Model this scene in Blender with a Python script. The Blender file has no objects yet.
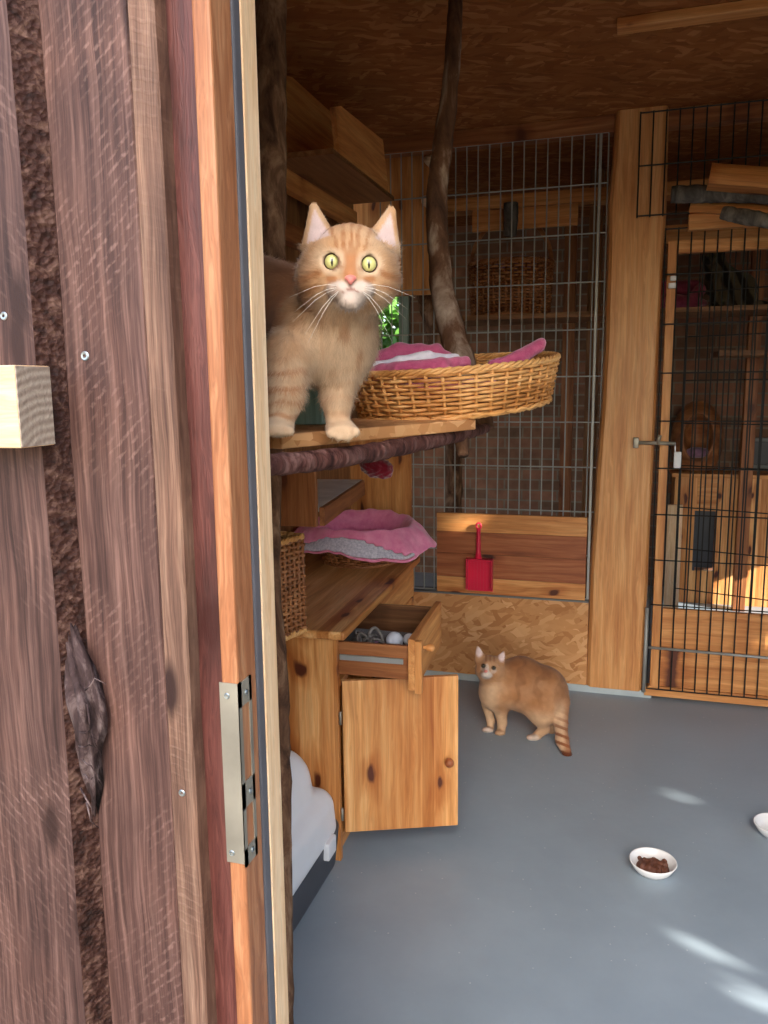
import bpy, bmesh, math, random
import numpy as np
from mathutils import Vector, Matrix, noise
random.seed(7); RNG = np.random.default_rng(7)
SC = bpy.context.scene; COL = SC.collection
V = Vector
# ------------------------------------------------------------------ camera
H, F = 1.4, 800.0
psi, pit, rol = math.radians(17), math.radians(8.95), math.radians(.65)
fw = V((-math.sin(psi)*math.cos(pit), math.cos(psi)*math.cos(pit), -math.sin(pit)))
r0 = V((math.cos(psi), math.sin(psi), 0)); u0 = r0.cross(fw)
RT = math.cos(rol)*r0 - math.sin(rol)*u0; UP = math.sin(rol)*r0 + math.cos(rol)*u0
C0 = V((0, 0, H))
cam = bpy.data.cameras.new('camera'); cam.sensor_fit = 'VERTICAL'; cam.sensor_height = 24; cam.lens = F/1024*24
cam.clip_start = .05
co = bpy.data.objects.new('camera', cam); COL.objects.link(co)
mw = Matrix.Identity(4)
for i in range(3): mw[i][0] = RT[i]; mw[i][1] = UP[i]; mw[i][2] = -fw[i]; mw[i][3] = C0[i]
co.matrix_world = mw; SC.camera = co
def ray(x, y): return fw + RT*((x-384)/F) + UP*((512-y)/F)
def D(x, y, d): return C0 + ray(x, y)*d
def PZ(x, y, z): q = ray(x, y); return C0 + q*((z-H)/q.z)
def PY(x, y, Y): q = ray(x, y); return C0 + q*(Y/q.y)
def ZA(P, py):
    n = UP*F - fw*(512-py); return H + (-(n.x*P.x+n.y*P.y))/n.z      # height on the vertical through P seen at row py
def PX(x, y, X): q = ray(x, y); return C0 + q*(X/q.x)
# ------------------------------------------------------------------ objects
WM = {}
def wm(o): return WM.get(o.name, Matrix.Identity(4))
def place(o, parent, M):
    COL.objects.link(o)
    if parent:
        o.parent = parent; o.matrix_parent_inverse = Matrix.Identity(4)
        o.matrix_basis = wm(parent).inverted() @ M
    else: o.matrix_basis = M
    WM[o.name] = M.copy(); return o
def tag(o, label=None, cat=None, group=None, kind=None):
    if label: o['label'] = label
    if cat: o['category'] = cat
    if group: o['group'] = group
    if kind: o['kind'] = kind
    return o
def thing(name, label, cat, loc, group=None, kind=None, rz=0):
    o = bpy.data.objects.new(name, None); o.empty_display_size = .05
    place(o, None, Matrix.Translation(V(loc)) @ Matrix.Rotation(rz, 4, 'Z')); return tag(o, label, cat, group, kind)
def mob(name, verts, faces, mat, parent=None, M=None, smooth=False, mi=None, cols=None, nors=None):
    me = bpy.data.meshes.new(name)
    va = np.array([tuple(v) for v in verts] if not isinstance(verts, np.ndarray) else verts, np.float32)
    if isinstance(faces, np.ndarray): li = faces.ravel(); tot = np.full(len(faces), faces.shape[1])
    else: tot = np.array([len(q) for q in faces]); li = np.fromiter((k for q in faces for k in q), np.int32)
    me.vertices.add(len(va)); me.vertices.foreach_set('co', va.ravel()); me.loops.add(len(li)); me.loops.foreach_set('vertex_index', li.astype(np.int32))
    me.polygons.add(len(tot)); me.polygons.foreach_set('loop_start', (np.cumsum(tot)-tot).astype(np.int32)); me.polygons.foreach_set('loop_total', tot.astype(np.int32)); me.update(calc_edges=True); me.validate(); me.polygons.foreach_set('use_smooth', [False]*len(tot))
    for m in (mat if isinstance(mat, (list, tuple)) else [mat]): me.materials.append(m)
    if mi is not None: me.polygons.foreach_set('material_index', mi)
    if smooth: me.polygons.foreach_set('use_smooth', [True]*len(me.polygons))
    if cols is not None:
        a = me.color_attributes.new('Col', 'FLOAT_COLOR', 'POINT')
        c4 = np.ones((len(verts), 4), np.float32); c4[:, :3] = cols
        a.data.foreach_set('color', c4.ravel())
    me.update()
    if nors is not None: me.normals_split_custom_set_from_vertices(np.asarray(nors, np.float32))
    o = bpy.data.objects.new(name, me)
    return place(o, parent, M if M is not None else Matrix.Identity(4))
class MB:
    def __init__(s): s.v = []; s.f = []; s.m = []
    def add(s, v, f, mi=0):
        n = len(s.v); s.v += [tuple(p) for p in v]; s.f += [tuple(i+n for i in q) for q in f]; s.m += [mi]*len(f); return s
    def box(s, a, b, mi=0, bev=0.0):
        s.add(*boxmesh(a, b, bev), mi); return s
    def tube(s, pts, r, n=8, mi=0, closed=False, cap=True):
        s.add(*tubemesh(pts, r, n, closed, cap), mi); return s
    def build(s, name, mat, parent=None, M=None, smooth=False, W=None):
        """verts are world coords; M given -> verts already local; W -> convert world verts to local frame W"""
        v = s.v
        if W is not None:
            Wi = W.inverted(); v = [Wi @ V(p) for p in v]; M = W
        return mob(name, v, s.f, mat, parent, M, smooth, s.m)
def boxmesh(a, b, bev=0.0):
    bm = bmesh.new(); bmesh.ops.create_cube(bm, size=1)
    for v in bm.verts:
        for i in range(3): v.co[i] = (a[i]+b[i])/2 + v.co[i]*(b[i]-a[i])
    if bev > 0: bmesh.ops.bevel(bm, geom=bm.edges[:], offset=bev, segments=2, affect='EDGES', profile=.5)
    bm.verts.index_update(); v = [tuple(x.co) for x in bm.verts]; f = [tuple(x.index for x in p.verts) for p in bm.faces]; bm.free()
    return v, f
def tubemesh(pts, r, n=8, closed=False, cap=True):
    pts = [V(p) for p in pts]; N = len(pts); rr = r if isinstance(r, (list, tuple)) else [r]*N
    vs, fs = [], []; up = None
    for i, p in enumerate(pts):
        if closed: t = pts[(i+1) % N]-pts[i-1]
        else: t = pts[min(i+1, N-1)]-pts[max(i-1, 0)]
        t.normalize()
        if up is None: up = t.orthogonal().normalized()
        else:
            up = up - t*up.dot(t)
            up = t.orthogonal().normalized() if up.length < 1e-6 else up.normalized()
        w = t.cross(up)
        for k in range(n):
            a = 2*math.pi*k/n; vs.append(p + (up*math.cos(a)+w*math.sin(a))*rr[i])
    for i in range(N if closed else N-1):
        j = (i+1) % N
        for k in range(n): fs.append((i*n+k, i*n+(k+1) % n, j*n+(k+1) % n, j*n+k))
    if cap and not closed: fs.append(tuple(range(n))[::-1]); fs.append(tuple(range((N-1)*n, N*n)))
    return vs, fs
GR = {'X': Matrix.Identity(3), 'Y': Matrix(((0, -1, 0), (1, 0, 0), (0, 0, 1))), 'Z': Matrix(((0, 1, 0), (0, 0, 1), (1, 0, 0)))}
GR['Zy'] = Matrix(((0, 0, 1), (0, 1, 0), (1, 0, 0))) @ Matrix(((1, 0, 0), (0, -1, 0), (0, 0, 1)))
GR['Xz'] = Matrix(((1, 0, 0), (0, 0, -1), (0, 1, 0)))
GR['Yz'] = Matrix(((0, 0, 1), (1, 0, 0), (0, 1, 0)))
def abox(name, x, y, z, mat, parent=None, grain='X', bev=.002, base=None):
    """axis box with local X along the grain; base = frame the coordinates are given in"""
    c = V(((x[0]+x[1])/2, (y[0]+y[1])/2, (z[0]+z[1])/2)); h = V((abs(x[1]-x[0])/2, abs(y[1]-y[0])/2, abs(z[1]-z[0])/2))
    g = GR[grain]; M = Matrix.Translation(c) @ g.to_4x4(); l = g.transposed() @ h; l = V([abs(q) for q in l])
    v, f = boxmesh(-l, l, min(bev, min(l)*.6))
    if base is not None: M = base @ M
    return mob(name, v, f, mat, parent, M)
def board(name, A, B, n, w, t, mat, parent=None, bev=.002):
    A, B = V(A), V(B); x = (B-A).normalized(); n = V(n); z = (n-x*n.dot(x)).normalized(); y = z.cross(x)
    M = Matrix(((x.x, y.x, z.x, 0), (x.y, y.y, z.y, 0), (x.z, y.z, z.z, 0), (0, 0, 0, 1))); M.translation = (A+B)/2
    L = (B-A).length; h = V((L/2, w/2, t/2)); v, f = boxmesh(-h, h, min(bev, t*.3)); return mob(name, v, f, mat, parent, M)
# ------------------------------------------------------------------ materials
def lin(c):
    return tuple((q/255/12.92 if q/255 <= .04045 else ((q/255+.055)/1.055)**2.4) for q in c)
def rgb(c): return (*lin(c), 1)
class NT:
    def __init__(s, name, rough=.6, spec=.4):
        s.m = bpy.data.materials.new(name); s.m.use_nodes = True; s.t = s.m.node_tree
        s.b = s.t.nodes['Principled BSDF']; s.b.inputs['Roughness'].default_value = rough; s.b.inputs['Specular IOR Level'].default_value = spec
    def n(s, ty, **k):
        nd = s.t.nodes.new(ty)
        for a, b in k.items():
            if a.startswith('i_'):
                nm = a[2:].replace('_', ' '); nd.inputs[int(nm) if nm.isdigit() else nm].default_value = b
            else: setattr(nd, a, b)
        return nd
    def l(s, a, b): s.t.links.new(a, b)
    def coords(s, rnd=True, obj='Object'):
        tc = s.n('ShaderNodeTexCoord'); out = tc.outputs[obj]
        if rnd:
            oi = s.n('ShaderNodeObjectInfo'); m = s.n('ShaderNodeVectorMath', operation='MULTIPLY_ADD')
            cb = s.n('ShaderNodeCombineXYZ'); 
            for i in range(3): s.l(oi.outputs['Random'], cb.inputs[i])
            m.inputs[1].default_value = (17.3, 31.7, 9.1); s.l(cb.outputs[0], m.inputs[0]); s.l(out, m.inputs[2]); out = m.outputs[0]
        return out
    def map(s, v, scale=(1, 1, 1), rot=(0, 0, 0)):
        mp = s.n('ShaderNodeMapping'); mp.inputs['Scale'].default_value = scale; mp.inputs['Rotation'].default_value = rot
        s.l(v, mp.inputs['Vector']); return mp.outputs[0]
    def noise(s, v, sc=5, det=4, rough=.5, dist=0.0):
        q = s.n('ShaderNodeTexNoise', i_Scale=sc, i_Detail=det, i_Roughness=rough, i_Distortion=dist); s.l(v, q.inputs['Vector']); return q.outputs['Fac']
    def ramp(s, f, stops, interp='LINEAR'):
        q = s.n('ShaderNodeValToRGB'); q.color_ramp.interpolation = interp; e = q.color_ramp.elements
        while len(e) < len(stops): e.new(.5)
        for i, (p, c) in enumerate(stops):
            e[i].position = p; e[i].color = c if len(c) == 4 else (*c, 1)
        s.l(f, q.inputs[0]); return q.outputs[0]
    def mix(s, f, a, b, mode='MIX'):
        q = s.n('ShaderNodeMix', data_type='RGBA', blend_type=mode); 
        for k, v in ((0, f), (6, a), (7, b)):
            if hasattr(v, 'links'): s.l(v, q.inputs[k])
            else: q.inputs[k].default_value = v
        return q.outputs[2]
    def math(s, op, a, b=0.0, c=None):
        q = s.n('ShaderNodeMath', operation=op)
        for k, v in enumerate((a, b) if c is None else (a, b, c)):
            if hasattr(v, 'links'): s.l(v, q.inputs[k])
            else: q.inputs[k].default_value = v
        return q.outputs[0]
    def col(s, c): 
        if hasattr(c, 'links'): s.l(c, s.b.inputs['Base Color'])
        else: s.b.inputs['Base Color'].default_value = c
    def bump(s, h, st=.3, d=.002):
        q = s.n('ShaderNodeBump', i_Strength=st, i_Distance=d); s.l(h, q.inputs['Height']); s.l(q.outputs[0], s.b.inputs['Normal'])
BW = ((0, 0, 0, 1), (1, 1, 1, 1))
def wood(name, dark, mid, light, knot=(90, 45, 25), kn=.5, rough=.5, lam=0, fine=.35, bump=.15, gs=1.0, spec=.4):
    t = NT(name, rough, spec); v = t.coords()
    wv = t.noise(t.map(v, (1.1*gs, 7*gs, 7*gs)), 2.2, 3, .5)
    ad = t.n('ShaderNodeVectorMath', operation='MULTIPLY_ADD'); ad.inputs[1].default_value = (.0, .05, .05)
    cb = t.n('ShaderNodeCombineXYZ'); [t.l(wv, cb.inputs[i]) for i in range(3)]
    t.l(cb.outputs[0], ad.inputs[0]); t.l(v, ad.inputs[2]); vv = ad.outputs[0]
    # knots
    kv = t.map(vv, (3.6, 8.5, 1)); kd_ = t.n('ShaderNodeTexNoise', i_Scale=1.4, i_Detail=2.0); t.l(kv, kd_.inputs['Vector']); ka = t.n('ShaderNodeVectorMath', operation='MULTIPLY_ADD'); ka.inputs[1].default_value = (.7, .5, 0); t.l(kd_.outputs['Color'], ka.inputs[0]); t.l(kv, ka.inputs[2]); kv = ka.outputs[0]; vo = t.n('ShaderNodeTexVoronoi', voronoi_dimensions='2D', i_Scale=1.0, i_Randomness=1.0); t.l(kv, vo.inputs['Vector'])
    sp = t.n('ShaderNodeSeparateColor'); t.l(vo.outputs['Color'], sp.inputs[0]); ok = t.math('LESS_THAN', sp.outputs[0], kn)
    dist = vo.outputs['Distance']
    swirl = t.math('MULTIPLY', t.ramp(dist, [(0, (1, 1, 1)), (.34, (0, 0, 0))]), ok)
    gsum = t.math('ADD', t.math('MULTIPLY', swirl, .35), t.noise(t.map(vv, (.8*gs, 16*gs, 16*gs)), 2.6, 5, .55))
    c = t.ramp(gsum, [(.3, lin(light)), (.5, lin(mid)), (.72, lin(dark))])
    fg = t.noise(t.map(vv, (2*gs, 110*gs, 110*gs)), 2, 2)
    c = t.mix(fine, c, t.ramp(fg, [(.3, (.55, .55, .55)), (.65, (1.12, 1.12, 1.12))]), 'MULTIPLY')
    if lam:
        sx = t.n('ShaderNodeSeparateXYZ'); t.l(v, sx.inputs[0]); fl = t.math('FLOOR', t.math('DIVIDE', sx.outputs[1], lam))
        wn = t.n('ShaderNodeTexWhiteNoise', noise_dimensions='1D'); t.l(fl, wn.inputs['W'])
        c = t.mix(1.0, c, t.ramp(wn.outputs['Value'], [(0, (.66, .52, .4)), (.5, (.95, .92, .9)), (1, (1.12, 1.25, 1.4))]), 'MULTIPLY')
    kd = t.math('MULTIPLY', t.ramp(dist, [(.07, (1, 1, 1)), (.13, (0, 0, 0))]), ok)
    c = t.mix(kd, c, rgb(knot)); t.col(c); t.bump(fg, bump, .0015); return t.m
def flat(name, c, rough=.5, metal=0.0, spec=.4, var=.12, vs=12, bump=0):
    t = NT(name, rough, spec); v = t.coords(); n = t.noise(v, vs, 4)
    a = [q*(1-var) for q in lin(c)]; b = [min(1, q*(1+var)) for q in lin(c)]
    t.col(t.ramp(n, [(.3, a), (.7, b)])); t.b.inputs['Metallic'].default_value = metal
    if bump: t.bump(t.noise(v, vs*6, 3), bump, .002)
    return t.m
def fabric(name, c, c2, vs=30):
    t = NT(name, .95, .1); v = t.coords(False); n = t.noise(v, vs, 5, .6)
    t.col(t.ramp(n, [(.35, lin(c)), (.65, lin(c2))])); t.b.inputs['Sheen Weight'].default_value = .4; t.b.inputs['Sheen Roughness'].default_value = .5
    t.bump(t.noise(v, 260, 2), .5, .003); return t.m
def osb(name, cs, rough=.7):
    t = NT(name, rough, .25); v = t.coords(); d = t.n('ShaderNodeTexNoise', i_Scale=9.0, i_Detail=2.0); t.l(v, d.inputs['Vector'])
    ad = t.n('ShaderNodeVectorMath', operation='MULTIPLY_ADD'); ad.inputs[1].default_value = (.06, .06, .06)
    t.l(d.outputs['Color'], ad.inputs[0]); t.l(v, ad.inputs[2]); acc = None
    for i, (ang, s) in enumerate(((.15, (10, 48, 40)), (.9, (8, 38, 40)), (-.5, (11, 52, 40)))):
        r = t.map(t.map(ad.outputs[0], (1, 1, 1), (0, 0, ang)), s); vo = t.n('ShaderNodeTexVoronoi', i_Scale=1.0); t.l(r, vo.inputs['Vector'])
        sp = t.n('ShaderNodeSeparateColor'); t.l(vo.outputs['Color'], sp.inputs[0])
        ci = t.ramp(sp.outputs[1], [(0, lin(cs[0])), (.35, lin(cs[1])), (.75, lin(cs[2])), (1, lin(cs[3]))])
        if acc is None: acc = ci
        else: acc = t.mix(t.math('GREATER_THAN', sp.outputs[0], .5), acc, ci)
    c = t.mix(.4, acc, t.ramp(t.noise(v, 3, 4), [(.3, (.7, .7, .7)), (.7, (1.15, 1.15, 1.15))]), 'MULTIPLY')
    t.col(c); t.bump(t.noise(t.map(v, (20, 60, 60)), 2, 3), .25, .002); return t.m
def bark(name, a, b, c, sc=1.0, rough=.9):
    t = NT(name, rough, .2); v = t.coords(False); vo = t.n('ShaderNodeTexVoronoi', i_Scale=60*sc, feature='F1'); t.l(t.map(v, (1, 1, .45)), vo.inputs['Vector'])
    n = t.noise(t.map(v, (1, 1, .4)), 22*sc, 6, .65, .6); t.col(t.ramp(n, [(.34, lin(a)), (.5, lin(b)), (.68, lin(c))]))
    t.bump(t.math('ADD', t.math('MULTIPLY', vo.outputs['Distance'], .6), n), .9, .006); return t.m
def stain(name, dark, mid, light, saw=.5, ang=.5):
    t = NT(name, .6, .3); v = t.coords()
    wob = t.noise(t.map(v, (2.2, 9, 9)), 2.0, 3); ad = t.n('ShaderNodeVectorMath', operation='MULTIPLY_ADD'); ad.inputs[1].default_value = (0, .02, .02); cb = t.n('ShaderNodeCombineXYZ'); [t.l(wob, cb.inputs[i]) for i in range(3)]
    t.l(cb.outputs[0], ad.inputs[0]); t.l(v, ad.inputs[2]); vv = ad.outputs[0]
    n = t.noise(t.map(vv, (1.3, 1, 46)), 3, 6, .62, .3); c = t.ramp(n, [(.3, lin(dark)), (.5, lin(mid)), (.7, lin(light))])
    n2 = t.noise(t.map(v, (2, 5, 7)), 2.5, 4, .6); c = t.mix(.75, c, t.ramp(n2, [(.3, (.55, .5, .52)), (.5, (.95, .95, .95)), (.72, (1.35, 1.3, 1.22))]), 'MULTIPLY')
    wv = t.n('ShaderNodeTexWave', i_Scale=30.0, i_Distortion=2.2, i_Detail=3.0); wv.inputs['Detail Scale'].default_value = 3.0
    t.l(t.map(v, (1, 1, 1), (0, ang, 0)), wv.inputs['Vector']); msk = t.ramp(t.noise(t.map(v, (1, 1, 1)), 7, 4, .6), [(.45, (0, 0, 0)), (.65, (1, 1, 1))]); thin = t.ramp(wv.outputs['Fac'], [(.62, (0, 0, 0)), (.95, (1, 1, 1))])
    brk = t.ramp(t.noise(v, 120, 3), [(.42, (0, 0, 0)), (.6, (1, 1, 1))]); sw = t.math('MULTIPLY', t.math('MULTIPLY', t.math('MULTIPLY', thin, msk), brk), saw); c = t.mix(sw, c, rgb(tuple(min(255, q*1.15+30) for q in light)))
    fg = t.noise(t.map(vv, (5, 60, 240)), 2, 4, .6); c = t.mix(.7, c, t.ramp(fg, [(.32, (.5, .48, .48)), (.62, (1.2, 1.2, 1.2))]), 'MULTIPLY')
    mp = t.map(v, (2.0, 1, 6)); sx = t.n('ShaderNodeSeparateXYZ'); t.l(mp, sx.inputs[0]); cc = t.n('ShaderNodeCombineXYZ'); t.l(sx.outputs[0], cc.inputs[0]); t.l(sx.outputs[2], cc.inputs[1])
    kv = t.n('ShaderNodeTexVoronoi', voronoi_dimensions='2D', i_Scale=1.0); t.l(cc.outputs[0], kv.inputs['Vector']); c = t.mix(t.ramp(kv.outputs['Distance'], [(.04, (1, 1, 1)), (.085, (0, 0, 0))]), c, rgb((52, 32, 28)))
    t.col(c); t.bump(t.math('ADD', fg, t.math('MULTIPLY', thin, t.math('MULTIPLY', msk, .4))), .5, .002); return t.m
def vcol(name, rough=.85, spec=.15, sheen=0.0, bump=0):
    t = NT(name, rough, spec); a = t.n('ShaderNodeAttribute', attribute_name='Col'); t.col(a.outputs['Color']); t.b.inputs['Sheen Weight'].default_value = sheen
    if bump: t.bump(t.noise(t.coords(False), 300, 3), bump, .002)
    return t.m
M = {}
M['pine'] = wood('pine_wood', (178, 108, 54), (208, 142, 80), (226, 168, 106), kn=.35)
M['pinelam'] = wood('glued_pine_panel', (186, 116, 58), (218, 154, 90), (234, 182, 120), (84, 38, 20), kn=.5, lam=.036, rough=.4)
M['pinepost'] = wood('varnished_pine', (190, 122, 66), (214, 152, 92), (228, 174, 116), (120, 66, 34), kn=.22, rough=.45)
M['pinepale'] = wood('planed_pale_pine', (222, 178, 132), (236, 200, 158), (244, 216, 180), kn=.0, fine=.3, gs=2.0)
M['pinebrown'] = wood('brown_pine', (120, 66, 34), (150, 92, 52), (178, 118, 72), kn=.3)
M['pineold'] = wood('dull_old_pine', (104, 66, 38), (136, 92, 56), (160, 116, 76), kn=.25)  # one even dull brown pine tone
M['pinered'] = wood('reddish_pine', (126, 66, 36), (160, 92, 54), (182, 116, 74), (62, 26, 16), kn=.6)
M['osb'] = osb('osb_panel', ((178, 120, 72), (198, 142, 90), (208, 154, 102), (222, 172, 122)))
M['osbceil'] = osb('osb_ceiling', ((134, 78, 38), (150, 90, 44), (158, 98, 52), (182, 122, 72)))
M['stainA'] = stain('dark_stained_plank', (56, 36, 32), (86, 61, 55), (116, 88, 79), .3, .8)
M['stainB'] = stain('plum_stained_plank', (62, 41, 37), (92, 65, 58), (124, 94, 84), .32, -.75)
M['stainC'] = stain('brown_stained_strip', (84, 58, 48), (122, 92, 76), (154, 124, 104), .1, .3)
M['redtrim'] = wood('mahogany_trim', (70, 36, 32), (96, 52, 46), (116, 70, 62), (60, 24, 20), kn=.1, rough=.45, fine=.6, gs=2.2, bump=.4)
M['orange'] = wood('orange_larch', (140, 86, 54), (172, 112, 74), (192, 140, 100), (84, 40, 24), kn=.15, rough=.45, fine=.5, gs=2.0)
M['seal'] = flat('grey_blue_rubber', (92, 92, 98), .45)
M['bark'] = bark('rough_bark', (58, 38, 28), (104, 74, 54), (150, 118, 92))
M['barkred'] = bark('purple_brown_bark', (48, 26, 24), (88, 54, 48), (128, 96, 90), 1.6, .8)
M['barkwane'] = bark('wane_bark', (34, 19, 15), (64, 39, 32), (112, 84, 72), 2.6, .6)
M['branch'] = bark('debarked_branch', (54, 34, 24), (96, 66, 46), (170, 150, 132), .55, .7)
M['branchgrey'] = bark('grey_branch_bark', (66, 62, 58), (96, 92, 86), (134, 128, 118), .8)
M['barkpeel'] = bark('weathered_bark', (34, 25, 24), (74, 58, 57), (140, 122, 118), 1.6)
M['wire'] = flat('galvanised_wire', (158, 160, 156), .45, .25)
M['black'] = flat('black_powder_coat', (20, 22, 22), .5)
M['steel'] = flat('zinc_steel', (160, 154, 140), .5, .55, var=.2)
M['screw'] = flat('screw_steel', (176, 186, 190), .3, .9)
M['wicker'] = wood('golden_willow', (168, 108, 52), (206, 148, 84), (232, 184, 122), kn=0, fine=.3, gs=.4)
M['wickerdark'] = wood('brown_willow', (110, 64, 34), (150, 94, 54), (184, 128, 82), kn=0, fine=.3, gs=.4)
M['pink'] = fabric('rose_cord', (168, 72, 108), (196, 98, 132))
M['pink2'] = fabric('light_pink_plush', (232, 126, 166), (246, 156, 188))
M['fleece'] = fabric('white_fleece', (206, 198, 214), (232, 226, 234))
M['fleecegrey'] = fabric('grey_fleece', (176, 172, 188), (222, 216, 226), 120)
M['white'] = flat('white_plastic', (220, 222, 226), .35, var=.03)
M['darkplastic'] = flat('anthracite_plastic', (62, 66, 74), .4)
M['redplastic'] = flat('red_plastic', (222, 44, 78), .3, var=.05)
M['ceramic'] = flat('white_ceramic', (226, 226, 224), .2, var=.03)
M['food'] = flat('brown_cat_food', (98, 60, 44), .6, var=.35, vs=90, bump=.5)
M['whitepaint'] = flat('white_painted_board', (236, 238, 238), .5)
M['greenwood'] = wood('grey_green_wood', (96, 118, 108), (122, 146, 134), (150, 170, 158), kn=0)
M['darkcloth'] = fabric('dark_cloth', (34, 26, 26), (52, 40, 38))
M['mauve'] = fabric('mauve_plush', (120, 84, 108), (150, 112, 136))
M['redcloth'] = fabric('crimson_cloth', (78, 6, 20), (112, 14, 32))
M['grey'] = flat('grey_painted_metal', (112, 116, 118), .5)
M['skirting'] = flat('grey_white_paint', (178, 190, 194), .5)
M['ball'] = flat('pale_blue_felt', (206, 212, 224), .8, var=.05)
M['leaf'] = flat('green_leaf', (92, 150, 52), .5, var=.3, vs=3)
M['soil'] = flat('trodden_earth', (132, 124, 108), .9, var=.25, vs=6)
M['bowlgrey'] = flat('ash_grey_cable', (96, 90, 84), .5)
t = NT('grey_floor_paint', .42, .45); v = t.coords(False); n = t.noise(v, 2.2, 6, .6); c = t.ramp(n, [(.3, lin((134, 148, 158))), (.7, lin((150, 164, 174)))])
sp = t.n('ShaderNodeTexVoronoi', i_Scale=26.0); t.l(v, sp.inputs['Vector']); c = t.mix(t.math('MULTIPLY', t.math('LESS_THAN', sp.outputs['Distance'], .055), .6), c, rgb((200, 204, 204))); t.col(c)
t.l(t.ramp(t.noise(v, 9, 4), [(.3, (.36,)*3), (.7, (.5,)*3)]), t.b.inputs['Roughness']); M['floor'] = t.m
t = NT('old_brick', .85, .2); v = t.coords(False); br = t.n('ShaderNodeTexBrick', i_Scale=1.0); br.inputs['Brick Width'].default_value = .25; br.inputs['Row Height'].default_value = .075; br.inputs['Mortar Size'].default_value = .006
br.inputs['Color1'].default_value = rgb((150, 106, 84)); br.inputs['Color2'].default_value = rgb((118, 90, 72)); br.inputs['Mortar'].default_value = rgb((136, 122, 106)); t.l(t.map(v, (1, 1, 1), (-math.pi/2, 0, 0)), br.inputs['Vector'])
t.col(t.mix(.5, br.outputs['Color'], t.ramp(t.noise(v, 14, 4), [(.3, (.5, .5, .5)), (.7, (1.2, 1.2, 1.2))]), 'MULTIPLY')); M['brick'] = t.m
t = NT('end_grain', .7, .3); v = t.map(t.coords(False), (1, 1, 1)); vm = t.n('ShaderNodeVectorMath', operation='ADD'); vm.inputs[1].default_value = (0, -.02, .09); t.l(v, vm.inputs[0]); v = vm.outputs[0]; wv = t.n('ShaderNodeTexWave', wave_type='RINGS', i_Scale=34.0, i_Distortion=2.0, i_Detail=4.0); wv.rings_direction = 'X'; t.l(v, wv.inputs['Vector'])
t.col(t.ramp(wv.outputs['Fac'], [(0, lin((150, 134, 120))), (1, lin((182, 168, 152)))])); t.bump(t.noise(v, 200, 3), .6, .002); M['endgrain'] = t.m
t = NT('window_glass', .02, .5); t.b.inputs['Transmission Weight'].default_value = 1; t.b.inputs['IOR'].default_value = 1.45; M['glass'] = t.m
M['fur'] = vcol('ginger_fur', .8, .1, .15); M['eye'] = vcol('cat_eye', .05, .8); M['nose'] = flat('pink_nose', (214, 130, 120), .5, var=.08, vs=200)
M['whisker'] = flat('white_whisker', (240, 236, 226), .4)
M['jarfill'] = flat('mixed_grey_toys', (110, 104, 100), .6, var=.5, vs=60)
# ------------------------------------------------------------------ setting
Yb = 3.66; ZC = 2.5; XL = -1.27
def struct(o): o['kind'] = 'structure'; return o
struct(abox('floor', (XL-.9, 2.6), (.8, 6.0), (-.06, 0), M['floor'], bev=0))
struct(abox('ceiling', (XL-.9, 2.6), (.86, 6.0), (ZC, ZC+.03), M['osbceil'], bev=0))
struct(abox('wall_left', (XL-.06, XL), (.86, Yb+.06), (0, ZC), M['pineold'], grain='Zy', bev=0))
struct(abox('wall_right_low', (2.3, 2.36), (.86, 6.0), (0, .5), M['pineold'], grain='Y', bev=0)).name = 'wall_right'  # unseen wall kept low, opening above it added to let daylight in
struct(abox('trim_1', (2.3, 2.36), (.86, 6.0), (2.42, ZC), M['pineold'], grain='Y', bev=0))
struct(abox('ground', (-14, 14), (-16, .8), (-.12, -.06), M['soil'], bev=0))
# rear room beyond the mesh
struct(abox('wall_rear_right', (2.3, 2.36), (Yb+.1, 6.0), (.95, 2.42), M['pineold'], grain='Y', bev=0))  # unseen wall blocks sun, gap below it shaped for bounce light
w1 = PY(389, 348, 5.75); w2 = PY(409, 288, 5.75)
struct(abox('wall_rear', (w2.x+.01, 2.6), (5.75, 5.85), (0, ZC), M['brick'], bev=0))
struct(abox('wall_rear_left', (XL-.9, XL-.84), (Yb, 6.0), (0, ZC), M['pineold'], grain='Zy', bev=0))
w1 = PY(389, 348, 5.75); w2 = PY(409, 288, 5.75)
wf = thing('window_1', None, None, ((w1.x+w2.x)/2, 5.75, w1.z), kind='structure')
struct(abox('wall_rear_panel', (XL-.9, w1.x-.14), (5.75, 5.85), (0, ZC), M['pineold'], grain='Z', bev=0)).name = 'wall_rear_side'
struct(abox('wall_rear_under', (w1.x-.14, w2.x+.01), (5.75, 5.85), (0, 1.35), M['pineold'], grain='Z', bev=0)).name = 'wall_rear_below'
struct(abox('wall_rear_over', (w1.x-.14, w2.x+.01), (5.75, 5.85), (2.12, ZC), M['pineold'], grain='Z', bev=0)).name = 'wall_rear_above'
fx0, fx1 = w1.x-.14, w2.x+.01
for a in ((fx0, fx0+.04, 1.35, 2.12), (fx1-.075, fx1, 1.35, 2.12)): abox('window_stile', a[:2], (5.7, 5.8), a[2:], M['greenwood'], wf, 'Z')
for z in ((1.35, 1.39), (2.08, 2.12)): abox('window_rail', (fx0+.04, fx1-.075), (5.7, 5.8), z, M['greenwood'], wf)
abox('window_pane', (fx0+.04, fx1-.075), (5.745, 5.75), (1.39, 2.08), M['glass'], wf, bev=0)
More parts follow.
